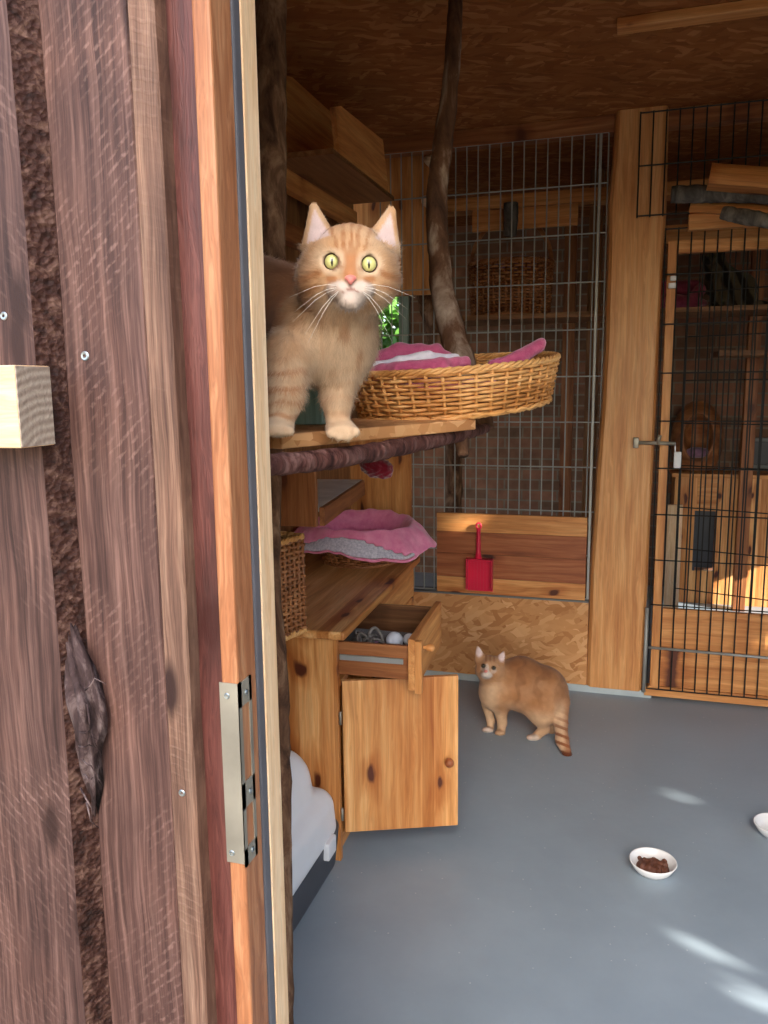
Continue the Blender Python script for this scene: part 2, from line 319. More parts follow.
def leaves(name, n, center, rad, size, label=None, avoid=None):
    p = RNG.normal(size=(n, 3)); p /= np.linalg.norm(p, axis=1)[:, None]; p *= RNG.random((n, 1))**(1/3); p = p*np.array(rad)+np.array(center)
    if avoid is not None:
        keep = np.ones(n, bool)
        for (q, d, r) in avoid:
            w = p-q; w -= np.outer(w@d, d); keep &= np.linalg.norm(w, axis=1) > r
        p = p[keep]; n = len(p)
    a = RNG.normal(size=(n, 3)); a /= np.linalg.norm(a, axis=1)[:, None]; b = np.cross(a, RNG.normal(size=(n, 3))); b /= np.linalg.norm(b, axis=1)[:, None]
    L = size*(.7+.6*RNG.random((n, 1))); v = np.stack([p-a*L, p+b*L*.5, p+a*L, p-b*L*.5], 1).reshape(-1, 3)
    return v, np.arange(4*n).reshape(n, 4)
bu = thing('bush', 'sunlit green foliage outside the narrow window behind the cat', 'bush', (fx0+.1, 7.0, -.1))
v_, f_ = leaves('x', 2500, (fx0+.1, 7.0, 1.6), (.9, .5, .9), .07); mob('foliage', v_, f_, M['leaf'], bu)
MB().tube([(fx0+.1, 7, -.1), (fx0+.12, 7.02, .6), (fx0+.1, 7, 1.5)], [.05, .04, .02]).build('stem', M['bark'], bu)
# ---- exterior siding
ext = thing('wall_front', None, None, (-.9, .8, 0), kind='structure')
ZT = 3.0
def plank(name, xl, xr, yf, th, mat, wane=0, bevel=0, seed=0, parent=ext, wl=0):
    nz = 90; vs = []; fs = []; x0 = (xl+xr)/2
    for i in range(nz+1):
        z = -.05 + (ZT+.05)*i/nz
        n1 = noise.noise(V((seed*3.1, z*2.3, 0)))*wane + noise.noise(V((seed, z*11, 3)))*wane*.3; n2 = noise.noise(V((seed+8, z*2.0, 0)))*wl
        ring = [(xl+n2, yf+th), (xl+n2, yf+.002), (xl+n2+.002, yf), (xr+n1-bevel-.002, yf), (xr+n1-.0, yf+(th*.9 if bevel else .002)), (xr+n1, yf+th)]
        vs += [(z, y_-yf, x_-x0) for x_, y_ in ring]       # local X up the plank
    for i in range(nz):
        for k in range(6): fs.append((i*6+k, (i+1)*6+k, (i+1)*6+(k+1) % 6, i*6+(k+1) % 6))
    fs.append(tuple(range(6))); fs.append(tuple(range(nz*6, nz*6+6))[::-1])
    mi = None; mats = [mat]
    if bevel: mats = [mat, M['barkwane']]; mi = [1 if (k == 3) else 0 for i in range(nz) for k in range(6)]+[0, 0]
    W = Matrix(((0, 0, 1, x0), (0, 1, 0, yf), (1, 0, 0, 0), (0, 0, 0, 1)))
    # orientation: local (x=z_world, y=y_world, z=x_world)
    return mob(name, vs, fs, mats, parent, W, False, mi)
yA, yB, yC, yD, yE = .728, .755, .752, .775, .768
xA1 = PY(48, 512, yA).x; xA2 = PY(76, 512, yB).x; xB = PY(156, 512, yB).x; xC = PY(181, 512, yC).x; xD0 = PY(181.5, 512, yD).x; xE0 = PY(213.5, 512, yE).x; XJ = -.408
plank('board', -1.05, xA2, yA, yB-yA+.002, M['stainA'], .006, xA2-xA1, 1)
plank('board', -1.4, -1.05, yB, .03, M['stainB'], .004, 0, 5)
plank('board', xA2-.06, xB, yB, .03, M['stainB'], .003, 0, 2)
plank('cover_strip', xB+.001, xC, yC, .04, M['stainC'], .004, 0, 3, wl=.0008)
struct_back = abox('sheathing', (-1.4, xC-.01), (.79, .86), (0, ZT), M['pineold'], ext, 'Z', bev=0)
abox('gable_panel', (xC, 1.6), (.79, .86), (2.15, ZT), M['pineold'], ext, bev=0)
abox('side_panel', (1.25, 2.0), (.79, .86), (0, ZT), M['pineold'], ext, 'Z', bev=0)
def screw(parent, P, n, r=.004, mat=None):
    n = V(n).normalized(); a = n.orthogonal().normalized(); b = n.cross(a); mb = MB(); rings = [(r, -.004), (r, .0006), (r*.8, .0014), (r*.42, .0012), (r*.35, -.0004), (.00001, -.0004)]; N = 14; vs = []; fs = []
    for rr, h in rings:
        for k in range(N): an = 2*math.pi*k/N; vs.append(V(P)+n*h+a*rr*math.cos(an)+b*rr*math.sin(an))
    for i in range(len(rings)-1):
        for k in range(N): fs.append((i*N+k, i*N+(k+1) % N, (i+1)*N+(k+1) % N, (i+1)*N+k))
    mb.add(vs, fs); return mb.build('screw', mat or M['screw'], parent, smooth=False)
screw(ext, PY(85, 356, yB), (0, -1, 0), .0052); screw(ext, PY(182, 793, yC), (0, -1, 0), .0042); screw(ext, PY(4, 316, yA), (0, -1, 0), .0045)
# torn bark lump on the plank edge
def lump(name, path, rad, mat, parent, seed=0, n=20, amp=.35, sx=1, sy=1):
    pts = [V(p) for p in path]; N = 60; vs = []; fs = []
    for i in range(N+1):
        u = i/N*(len(pts)-1); k = min(int(u), len(pts)-2); f = u-k; p = pts[k].lerp(pts[k+1], f); r = rad[k]*(1-f)+rad[k+1]*f
        for j in range(n):
            a = 2*math.pi*j/n; q = 1+amp*noise.noise(V((math.cos(a)*2.2+seed, math.sin(a)*2.2, p.z*14)))+amp*.8*noise.noise(V((j*1.3+seed, p.z*5, 2)))
            vs.append(p+V((math.cos(a)*r*q*sx, math.sin(a)*r*q*sy, 0)))
    for i in range(N):
        for j in range(n): fs.append((i*n+j, i*n+(j+1) % n, (i+1)*n+(j+1) % n, (i+1)*n+j))
    fs.append(tuple(range(n))[::-1]); fs.append(tuple(range(N*n, N*n+n)))
    return mob(name, vs, fs, mat, parent, None, True)
lump('torn_bark', [PY(64, 612, .745), PY(74, 660, .742), PY(84, 700, .74), PY(88, 735, .742), PY(92, 775, .748), PY(94, 815, .754)], [.008, .014, .019, .016, .011, .004], M['barkpeel'], ext, 3, 30, .9, 1, .7)
for i in range(9):
    a = PY(84+RNG.uniform(-6, 14), 690+i*14, .727); b = a+V((RNG.uniform(.003, .02), -.006, RNG.uniform(-.04, .03))); c = b+V((RNG.uniform(-.01, .012), .004, RNG.uniform(-.03, .01)))
    MB().tube([a, (a+b)/2+V((.004, -.004, 0)), b, c], [.0012, .001, .0008, .0004], 5).build('bark_fibre', M['barkpeel'], ext, smooth=True)
# timber beam end
be = thing('timber_beam', 'pale sawn beam end jutting from the dark plank wall at left', 'beam', (-.8, .705, 1.31))
p1 = PY(34, 366, .703); p2 = PY(34, 445, .703); xb = -.595
zt = D(30, 367, .885).z; zb = D(34, 444, .885).z
abox('beam_body', (-1.25, xb), (.676, yA), (zb, zt), M['pinepale'], be, 'X', .0015)
v, f = boxmesh((-.0006, .677-.7025, zb+.001-(zt+zb)/2), (.0006, yA-.7025-.001, zt-.001-(zt+zb)/2)); mob('cut_end', v, f, M['endgrain'], be, Matrix.Translation((xb+.0004, .7025, (zt+zb)/2)))
# ---- door frame
df = thing('door_1', None, None, (XJ-.03, yE, 0), kind='structure')
abox('outer_trim', (xD0-.004, xE0), (yD, .86), (0, 2.1), M['redtrim'], df, 'Z', .002)
abox('jamb', (xE0, XJ), (yE, .815), (0, 2.1), M['orange'], df, 'Z', .003)
abox('rebate_lining', (xE0, XJ-.012), (.815, .86), (0, 2.1), M['seal'], df, 'Z', .002)
ys = PX(245, 512, XJ).y; ye = PX(258.5, 512, XJ).y; yg = PX(272, 512, XJ).y
mb = MB().box((XJ-.012, ys, 0), (XJ-.001, ys+.010, 2.1), 0, .003).box((XJ-.012, ys+.016, 0), (XJ, ye, 2.1), 0, .003); mb.build('rubber_seal', M['seal'], df)
abox('inner_stop', (XJ-.06, XJ+.0005), (ye, yg), (0, 2.1), M['pinepale'], df, 'Z', .0015)
abox('lintel', (xD0, 1.25), (yD, .88), (2.05, 2.1), M['redtrim'], df, 'X', .002)
abox('far_jamb', (1.2, 1.25), (yD, .88), (0, 2.05), M['orange'], df, 'Z', .002)
z1 = PY(240, 684, yE).z; z0 = PY(245, 867, yE).z
sp = thing('strike', None, None, (XJ, yE, z0)); 
spm = MB()
spm.box((XJ-.0225, yE-.0015, z0+.004), (XJ+.0015, yE-.0001, z1))
yi0, yi1 = yE-.0015, yE+.030; Lz = z1-z0
for a, b in ((0, .13), (.54, .68), (.90, 1)): spm.box((XJ+.0001, yi0, z1-b*Lz), (XJ+.0016, yi1, z1-a*Lz))
for a, b in ((yi0, yi0+.007), (yi1-.006, yi1)): spm.box((XJ+.0001, a, z0), (XJ+.0016, b, z1))
bpy.data.objects.remove(sp)
spo = spm.build('strike_plate', M['steel'], df)
for (px, py) in ((227, 696), (232, 853)): screw(spo, PY(px, py, yE-.0015), (0, -1, 0), .0036)
for a in (.07, .61, .94): screw(spo, (XJ+.0017, yE+.016, z1-a*Lz), (1, 0, 0), .0034)
# ------------------------------------------------------------------ wire helper
def grid_wires(mb, P, u, wv, L, Hh, du, dw, r, off=0.0, rows=None):
    P, u, wv = V(P), V(u).normalized(), V(wv); n = int(L/du)+1
    for i in range(n): a = P+u*(i*du+off); mb.tube([a, a+wv*Hh], r, 6)
    for z in (rows if rows else [dw*k for k in range(int(Hh/dw)+1)]):
        q = u.cross(wv).normalized()*(r*1.9); a = P+wv*z; mb.tube([a+q, a+u*L+q], r, 6); 
# ---- back wall
wb = thing('wall_back', None, None, (-.5, Yb, 0), kind='structure')
abox('osb_panel', (-.97, -.145), (Yb-.035, Yb-.017), (.03, .42), M['osb'], wb, 'Xz', .001)
abox('ledge', (-1.05, -.145), (Yb-.037, Yb+.05), (.42, .428), M['grey'], wb, 'X', .001)
abox('return_board', (-.985, -.967), (Yb-.25, Yb-.037), (.03, .40), M['pine'], wb, 'Y', .001)
abox('header_beam', (XL, 2.3), (Yb-.01, Yb+.06), (2.43, ZC), M['pinebrown'], wb, 'X', .003)
abox('baseboard_back', (-1.0, .14), (Yb-.042, Yb-.036), (0, .032), M['skirting'], None, 'X', .001)['kind'] = 'structure'
abox('infill_board', (XL+.002, -.968), (Yb-.06, Yb-.036), (.05, 1.2), M['pine'], wb, 'Z', .002)
mesh1 = thing('wire_mesh_panel', 'grey galvanised wire mesh wall behind the wicker bed and dustpan', 'wire mesh', (-.6, Yb, .43))
mb = MB(); grid_wires(mb, (-1.12, Yb, .432), (1, 0, 0), (0, 0, 1), 1.0, 2.03, .05, .2, .0032); mb.build('wire_grid', M['wire'], mesh1)
abox('edge_rail', (-.158, -.146), (Yb-.012, Yb+.012), (.432, 2.43), M['wire'], mesh1, 'Z', .002)
# live edge post
po = thing('live_edge_post', 'wide live-edge pine plank post between grey mesh and black gate', 'post', (-.02, Yb-.02, .03))
mbv = []; mbf = []; nz = 70
ztop = ZC
edge = [(690, 587, 641), (640, 588.5, 644), (560, 592, 648), (480, 597, 652), (400, 603, 656), (330, 606.5, 659), (270, 608, 662), (222, 609.5, 665), (205, 610, 666), (160, 614, 667), (113, 616, 668)]
prof = []
for (y, a, b) in edge:
    A_ = PY(a, y, Yb-.05); B_ = PY(b, y, Yb-.05); prof.append(((A_.z+B_.z)/2, A_.x, B_.x))
prof[0] = (.03, prof[0][1], prof[0][2]); prof[-1] = (ZC, prof[-1][1], prof[-1][2]); prof.sort()
zs = [p[0] for p in prof]; 
vs = []; fs = []
for i in range(nz+1):
    z = .03+(ZC-.03)*i/nz; a = np.interp(z, zs, [p[1] for p in prof])+.005*noise.noise(V((1, z*3, 0))); b = np.interp(z, zs, [p[2] for p in prof])+.004*noise.noise(V((9, z*3, 0)))
    for x_, y_ in ((a-.008, Yb-.005), (a, Yb-.035), (a+.014, Yb-.05), (b-.01, Yb-.05), (b, Yb-.035), (b+.004, Yb-.005)): vs.append((z, y_-Yb, x_))
for i in range(nz):
    for k in range(6): fs.append((i*6+k, (i+1)*6+k, (i+1)*6+(k+1) % 6, i*6+(k+1) % 6))
fs += [tuple(range(6)), tuple(range(nz*6, nz*6+6))[::-1]]
mob('post_plank', vs, fs, M['pinepost'], po, Matrix(((0, 0, 1, 0), (0, 1, 0, Yb), (1, 0, 0, 0), (0, 0, 0, 1))))
# ceiling batten
q = PZ(617, 30, 2.475); abox('ceiling_batten', (q.x, 1.4), (q.y-.03, q.y+.03), (2.47, ZC-.001), M['pine'], None, 'X', .003)
tag(bpy.data.objects['ceiling_batten'], 'short pale batten screwed across the brown chipboard ceiling', 'batten')
# black upper panel + gate
Yg = Yb-.075
bp = thing('black_mesh_panel', 'black wire mesh panel overlapping the top of the pine post', 'wire mesh', (.5, Yg, 2.1))
a = PY(637, 218, Yg); b = PY(640, 112, Yg); mb = MB(); grid_wires(mb, (a.x, Yg, a.z), (1, 0, 0), (0, 0, 1), 1.0, b.z-a.z, .05, .2, .003, rows=[.006, .2, b.z-a.z-.006]); mb.build('wire_grid', M['black'], bp)
gt = thing('wire_gate', 'tall black wire mesh gate with pine frame at right', 'gate', (.12, Yb-.04, .02))
gx0 = .118; gz1 = PY(700, 226, Yb-.06).z
mb = MB(); grid_wires(mb, (gx0, Yb-.06, .05), (1, 0, 0), (0, 0, 1), 1.0, gz1-.05, .05, .2, .003, rows=[.004]+[.19+.2*k for k in range(11) if .19+.2*k < gz1-.1]+[gz1-.055]); mb.build('wire_grid', M['black'], gt)
abox('stile', (gx0+.012, gx0+.052), (Yb-.052, Yb-.012), (.06, gz1-.05), M['pine'], gt, 'Z')
abox('top_rail', (gx0+.052, 1.15), (Yb-.052, Yb-.012), (gz1-.10, gz1-.05), M['pine'], gt, 'X')
abox('bottom_rail', (gx0-.01, 1.15), (Yb-.052, Yb-.012), (.015, .06), M['pine'], gt, 'X')
for k, (z_, z2_) in enumerate(((.062, .235), (.238, .42))): abox('lower_board', (gx0+.052, 1.15), (Yb-.045, Yb-.02), (z_, z2_), M['pine'], gt, 'X')
mb = MB().tube([(gx0-.012, Yb-.05, .03), (gx0-.012, Yb-.05, .42)], .008, 10); mb.build('corner_profile', M['wire'], gt, smooth=True)
mb = MB().tube([(gx0+.0, Yb-.068, .245), (1.1, Yb-.068, .235)], .006, 8); mb.build('tension_bar', M['wire'], gt, smooth=True)
la = PY(658, 443, Yb-.07)
mb = MB().tube([(la.x-.09, Yb-.075, la.z+.002), (la.x+.07, Yb-.075, la.z-.002)], .008, 10).box((la.x-.1, Yb-.083, la.z-.022), (la.x-.078, Yb-.055, la.z+.022), 0, .002).tube([(la.x+.0, Yb-.075, la.z), (la.x+.0, Yb-.095, la.z+.012), (la.x+.006, Yb-.095, la.z+.035)], .008, 8); mb.build('latch_bolt', M['steel'], gt, smooth=True)
mb = MB(); vs_, fs_ = boxmesh((la.x+.065, Yb-.082, la.z-.105), (la.x+.095, Yb-.07, la.z-.035), .005); mb.add(vs_, fs_).tube([(la.x+.07, Yb-.076, la.z-.04), (la.x+.068, Yb-.076, la.z)], .003, 6); mb.build('padlock', M['white'], gt)
pq = PY(673, 281, Yb-.062); mb = MB().box((pq.x-.018, Yb-.075, pq.z-.03), (pq.x+.012, Yb-.058, pq.z-.008), 0, .003).box((pq.x-.012, Yb-.078, pq.z+.0), (pq.x+.012, Yb-.06, pq.z+.02), 0, .004); mb.build('clip', M['white'], gt)
# second mesh layer behind, turned
m2 = thing('inner_mesh_gate', 'second black mesh gate standing ajar behind the tall gate', 'gate', (.24, 4.05, .01))
dz = V((math.cos(math.radians(-18)), math.sin(math.radians(-18)), 0)); mb = MB(); grid_wires(mb, (.24, 4.05, .01), dz, (0, 0, 1), .8, 2.0, .05, .2, .003); mb.build('wire_grid', M['black'], m2)
# ------------------------------------------------------------------ left wall shelf
ls = thing('wall_shelf', 'pine box shelf with high sides high on left wall', 'shelf', (-1.1, 3.0, 2.15))
xo = -.955; zs_ = 2.152; xi = -1.2
abox('shelf_bottom', (XL, xo), (2.6, 3.32), (zs_, zs_+.018), M['pineold'], ls, 'Y')
hz = PX(341, 106, xo).z; pp = PX(341, 106, xo)
vsb = []
def slab(name, poly, axis_off, mat, parent):
    n = len(poly); o_ = V(axis_off); vs = [V(p) for p in poly]+[V(p)+o_ for p in poly]; fs = [tuple(range(n))[::-1], tuple(range(n, 2*n))]+[(i, (i+1) % n, (i+1) % n+n, i+n) for i in range(n)]
    c = sum(vs, V())/len(vs); W = Matrix.Translation(c) @ GR['Y'].to_4x4(); Wi = W.inverted(); return mob(name, [Wi @ q for q in vs], fs, mat, parent, W)
fz = [PX(*p, xo) for p in ((340, 158), (335, 107), (341, 106), (383, 140), (389, 196))]
slab('front_board', fz, (-.018, 0, 0), M['pine'], ls)
bz = [PX(*p, xi) for p in ((280, 156), (280, 74), (306, 81), (335, 109), (370, 140), (385, 175), (345, 190))]
slab('wall_board', bz, (-.018, 0, 0), M['pine'], ls)
abox('support_rail', (-1.2, -1.165), (2.3, 3.46), (zs_-.07, zs_-.001), M['pine'], ls, 'Y')
abox('support_block', (-1.2, -1.13), (3.36, 3.46), (zs_-.2, zs_-.07), M['pine'], ls, 'Z')
# lower pieces under the shelf on the wall
abox('wall_batten', (XL, XL+.05), (1.9, 3.5), (1.93, 2.0), M['pinebrown'], None, 'Y'); tag(bpy.data.objects['wall_batten'], 'narrow brown batten along left wall below the box shelf', 'batten')
# log trunk next to the door
def log(name, path, rad, mat, parent=None, n=16, amp=.12, seg=10, seed=0, freq=8, W=None):
    pts = [V(p) for p in path]; N = (len(pts)-1)*seg; P = []; Rr = []
    for i in range(N+1):
        u = i/seg; k = min(int(u), len(pts)-2); f = u-k
        p0 = pts[max(k-1, 0)]; p1 = pts[k]; p2 = pts[k+1]; p3 = pts[min(k+2, len(pts)-1)]
        P.append(.5*((2*p1)+(p2-p0)*f+(2*p0-5*p1+4*p2-p3)*f*f+(3*p1-p0-3*p2+p3)*f**3)); Rr.append(rad[k]*(1-f)+rad[k+1]*f)
    vs, fs = tubemesh(P, Rr, n); out = []
    for i, v_ in enumerate(vs):
        c = P[i//n]; d = (v_-c); q = 1+amp*noise.noise(v_*freq*3+V((seed, 0, 0)))+amp*.6*noise.noise(v_*freq*9+V((seed, 5, 0))); out.append(c+d*q)
    return mob(name, out, fs, mat, parent, None, True)
tp = [D(283, 990, 1.72), D(281, 800, 1.72), D(278, 690, 1.72), D(273, 620, 1.72), D(270, 560, 1.72), D(269, 420, 1.72), D(270, 200, 1.72), D(270, -80, 1.72)]
tp = [V((tp[0].x, tp[0].y, 0))]+tp+[V((tp[-1].x, tp[-1].y, ZC-.002))]
tk = log('log_trunk', tp, [.022, .022, .022, .023, .022, .022, .028, .035, .036, .036], M['bark'], n=22, amp=.14, seg=16)
tag(tk, 'bark-covered upright log just inside the door frame', 'log')
# platform
pf = thing('cat_platform', 'rough plank perch on a bark branch, under the big ginger cat', 'cat perch', (-.45, 1.3, 1.3))
ZP = 1.333; A_ = PZ(282, 434.6, ZP); B_ = PZ(476, 419, ZP); ud = (B_-A_).normalized(); wd = V((-ud.y, ud.x, 0)); th = .021
c = (A_+B_)/2 + wd*.13 - V((0, 0, th/2)); W = Matrix(((ud.x, wd.x, 0, c.x), (ud.y, wd.y, 0, c.y), (0, 0, 1, c.z), (0, 0, 0, 1)))
Lp = (B_-A_).length; v, f = boxmesh((-Lp/2, -.13, -th/2), (Lp/2, .13, th/2), .0025); mob('plank', v, f, M['osb'], pf, W)
bl = D(255, 466, 1.03); br_ = D(486, 428, 1.88)
log('bark_branch', [bl, D(330, 459, 1.17), D(410, 445, 1.42), D(462, 434, 1.66), br_], [.0145, .0155, .0152, .0145, .011], M['barkred'], pf, 16, .16, 14, 4, 14)
log('branch_stub', [D(460, 436, 1.66), D(462, 446, 1.66), D(463, 455, 1.65)], [.016, .015, .012], M['bark'], pf, 12, .3, 6, 6)
# curved branch post
bpz = log('branch_post', [D(456, -75, 1.99), D(455, 0, 1.99), D(452, 70, 1.99), D(445, 130, 1.99), D(438, 185, 1.99), D(438, 240, 1.99), D(444, 295, 1.99), D(456, 345, 1.98), D(470, 390, 1.97), D(484, 430, 1.95)], [.017, .018, .021, .024, .026, .027, .030, .034, .034, .026], M['branch'], None, 20, .16, 12, 11, 6)
tag(bpz, 'crooked debarked branch rising to the ceiling behind the wicker bed', 'branch')
zz = [v_ for v_ in bpz.data.vertices if v_.co.z > ZC-.001]
for v_ in zz: v_.co.z = ZC-.001
# ------------------------------------------------------------------ wicker
def wicker(parent, W, a, b, h, flare, rows, stakes, r=.0035, amp=.004, mat='wicker', base=True, rim=True, pw=.5):
    pp = lambda th, s, o=0.0: V(((a*(1+flare*s)+o)*math.cos(th), (b*(1+flare*s)+o)*math.sin(th), h*s))
    for k in range(1):
        mb = MB()
        for j in range(rows):
            s = (j+.5)/rows; n = stakes*4; pts = []
            for i in range(n):
                th = 2*math.pi*i/n; o = amp*math.cos(math.pi*(i/4)+math.pi*j); p = pp(th, s, o); p.z += .0018*noise.noise(V((math.cos(th)*4, math.sin(th)*4, j*3.3))); pts.append(p)
            mb.tube(pts, r*(.9+.25*random.random()), 5, closed=True)
        mb.build('weave', M[mat], parent, W, True)
    mb = MB()
    for i in range(stakes):
        th = 2*math.pi*i/stakes; mb.tube([pp(th, 0), pp(th, .5), pp(th, 1)], r*1.05, 6)
    mb.build('stakes', M[mat], parent, W, True)
    if rim:
        mb = MB()
        for q in range(3):
            n = 160; pts = []
            for i in range(n):
                th = 2*math.pi*i/n; tw = 2*math.pi*i/n*26+q*2*math.pi/3; p = pp(th, 1, math.cos(tw)*r*1.2); p.z += math.sin(tw)*r*1.2+r; pts.append(p)
            mb.tube(pts, r*1.05, 6, closed=True)
        mb.build('rim', M[mat], parent, W, True)
    if base:
        mb = MB(); n = 64; vs = [V((0, 0, .003))]+[pp(2*math.pi*i/n, 0)+V((0, 0, .003)) for i in range(n)]+[V((0, 0, -.003))]+[pp(2*math.pi*i/n, 0)+V((0, 0, -.003)) for i in range(n)]
        fs = [(0, 1+i, 1+(i+1) % n) for i in range(n)]+[(n+1, n+2+(i+1) % n, n+2+i) for i in range(n)]+[(1+i, n+2+i, n+2+(i+1) % n, 1+(i+1) % n) for i in range(n)]; mb.add(vs, fs)
        for q in range(3): mb.tube([pp(2*math.pi*i/100, .0, .002*q)+V((0, 0, .003*math.sin(i*1.9+q*2))) for i in range(100)], r*1.1, 5, closed=True)
        mb.build('basket_base', M[mat], parent, W, True)
bc = D(458, 0, 1.67); bc.z = ZP+.022
wk = thing('wicker_bed', 'shallow golden wicker bed with rose cushion on the plank perch', 'basket', bc)
ang = math.atan2(ud.y, ud.x); W = Matrix.Translation(bc) @ Matrix.Rotation(ang, 4, 'Z') @ Matrix.Rotation(-.09, 4, 'Y')
wicker(wk, W, .258, .19, .09, .1, 11, 44, .0036, .0042)
# ------------------------------------------------------------------ SDF
import openvdb
class SDF:
    def __init__(s, B, o): s.B = B; s.o = V(o); s.ops = []; s.k = .006
    def L(s, p): return np.array(s.B.transposed() @ (V(p)-s.o))
def frame(px, py, d):
    o = D(px, py, d); z = -(ray(px, py)).normalized(); x = (RT-z*RT.dot(z)).normalized(); y = z.cross(x)
    return Matrix(((x.x, y.x, z.x), (x.y, y.y, z.y), (x.z, y.z, z.z))), o
def ell(P, c, r):
    q = P-c; k0 = np.linalg.norm(q/r, axis=-1); k1 = np.linalg.norm(q/(np.array(r)**2), axis=-1)+1e-9; return k0*(k0-1)/k1
def cone(P, a, b, r1, r2):
    ba = b-a; h = np.clip(((P-a)@ba)/(ba@ba), 0, 1); return np.linalg.norm(P-a-h[..., None]*ba, axis=-1)-(r1+(r2-r1)*h)
def smin(a, b, k): h = np.clip(.5+.5*(b-a)/k, 0, 1); return b+(a-b)*h-k*h*(1-h)
def smax(a, b, k): return -smin(-a, -b, k)
def polyg(fn, lo, hi, h):
    n = [int(math.ceil((hi[i]-lo[i])/h))+1 for i in range(3)]; ax = [lo[i]+h*np.arange(n[i]) for i in range(3)]
    P = np.stack(np.meshgrid(*ax, indexing='ij'), -1).astype(np.float32); A = fn(P).astype(np.float32); A = np.clip(A, -4*h, 4*h)
    A[0], A[-1] = 4*h, 4*h; A[:, 0], A[:, -1] = 4*h, 4*h; A[:, :, 0], A[:, :, -1] = 4*h, 4*h
    g = openvdb.FloatGrid(4*h); g.copyFromArray(A); pts, quads = g.convertToQuads(isovalue=0.0)
    v = np.array(pts, np.float64)*h+np.array(lo); q = np.array(quads, np.int64)
    a, b, c, d = (v[q[:, i]] for i in range(4)); vol = np.einsum('ij,ij->i', a, np.cross(b, c)).sum()+np.einsum('ij,ij->i', a, np.cross(c, d)).sum()
    if vol < 0: q = q[:, ::-1]
    return v, q
def vnorm(v, q):
    n = np.zeros_like(v); fn = np.cross(v[q[:, 2]]-v[q[:, 0]], v[q[:, 3]]-v[q[:, 1]])
    for i in range(4): np.add.at(n, q[:, i], fn)
    return n/(np.linalg.norm(n, axis=1)[:, None]+1e-12)
def fur(name, parent, W, v, q, nv, cols, n, dirf, lenf, width, lift=.45, seed=1):
    g = np.random.default_rng(seed); ar = np.linalg.norm(np.cross(v[q[:, 2]]-v[q[:, 0]], v[q[:, 3]]-v[q[:, 1]]), axis=1); f = g.choice(len(q), n, p=ar/ar.sum())
    uv = g.random((n, 2)); u, w = uv[:, :1], uv[:, 1:]; mixf = lambda X: X[q[f, 0]]*(1-u)*(1-w)+X[q[f, 1]]*u*(1-w)+X[q[f, 2]]*u*w+X[q[f, 3]]*(1-u)*w
    p = mixf(v); nn = mixf(nv); nn /= np.linalg.norm(nn, axis=1)[:, None]+1e-9; c = mixf(cols); d = dirf(p, nn); d = d-nn*np.einsum('ij,ij->i', d, nn)[:, None]; d /= np.linalg.norm(d, axis=1)[:, None]+1e-9
    d = d+g.normal(0, .28, (n, 3)); L = lenf(p, nn)[:, None]*(.6+.6*g.random((n, 1)))
    side = np.cross(nn, d); side /= np.linalg.norm(side, axis=1)[:, None]+1e-9; base = p-nn*.0006; mid = base+(d*.55+nn*lift*.75)*L*.55; tip = base+(d+nn*lift)*L*.95
    vs = np.stack([base-side*width, base+side*width, mid+side*width*.8, mid-side*width*.8, tip], 1).reshape(-1, 3); i = np.arange(n)*5
    fs = [tuple(x) for x in np.stack([i, i+3, i+2, i+1], 1)]+[tuple(x) for x in np.stack([i+3, i+4, i+2], 1)]
    cc = np.clip(c*(.86+.26*g.random((n, 1))), 0, 1); c5 = np.stack([cc*.92, cc*.92, cc, cc, np.clip(cc*1.08, 0, 1)], 1).reshape(-1, 3)
    return mob(name, vs, fs, M['fur'], parent, W, True, None, c5, np.repeat(nn, 5, 0))
L_ = lambda *c: np.array(lin(c))
def lerp(a, b, t): return a+(b-a)*np.clip(t, 0, 1)[:, None]
def fnoise(P, sc, seed=0): return np.array([noise.noise(V((p[0]*sc+seed, p[1]*sc, p[2]*sc))) for p in P])
def sstep(a, b, x): t = np.clip((x-a)/(b-a), 0, 1); return t*t*(3-2*t)
def eyeball(parent, W, c, r, look, iris, slit=.16, vert=.62, name='eye'):
    look = V(look).normalized(); up = V((0, 1, 0)); x = up.cross(look).normalized(); y = look.cross(x); vs = []; fs = []; cs = []; nr, ns = 36, 48
    for i in range(nr+1):
        t_ = math.pi*.75*i/nr
        for j in range(ns):
            a = 2*math.pi*j/ns; sx_, sy_ = math.sin(t_)*math.cos(a), math.sin(t_)*math.sin(a); vs.append(V(c)+(x*sx_+y*sy_+look*math.cos(t_))*r); q = math.sin(t_) if t_ < math.pi/2 else 1
            pup = (sx_/slit)**2+(sy_/vert)**2
            if pup < 1 and t_ < 1.3: col = L_(14, 12, 10)
            elif q < .82 and t_ < 1.4: k_ = min(1, q/.8); col = np.array(lin(iris))*(1.1-.45*k_**4)
            else: col = L_(58, 42, 30)
            cs.append(col)
    for i in range(nr):
        for j in range(ns): fs.append((i*ns+j, (i+1)*ns+j, (i+1)*ns+(j+1) % ns, i*ns+(j+1) % ns))
    return mob(name, vs, fs, M['eye'], parent, W, True, None, np.array(cs))
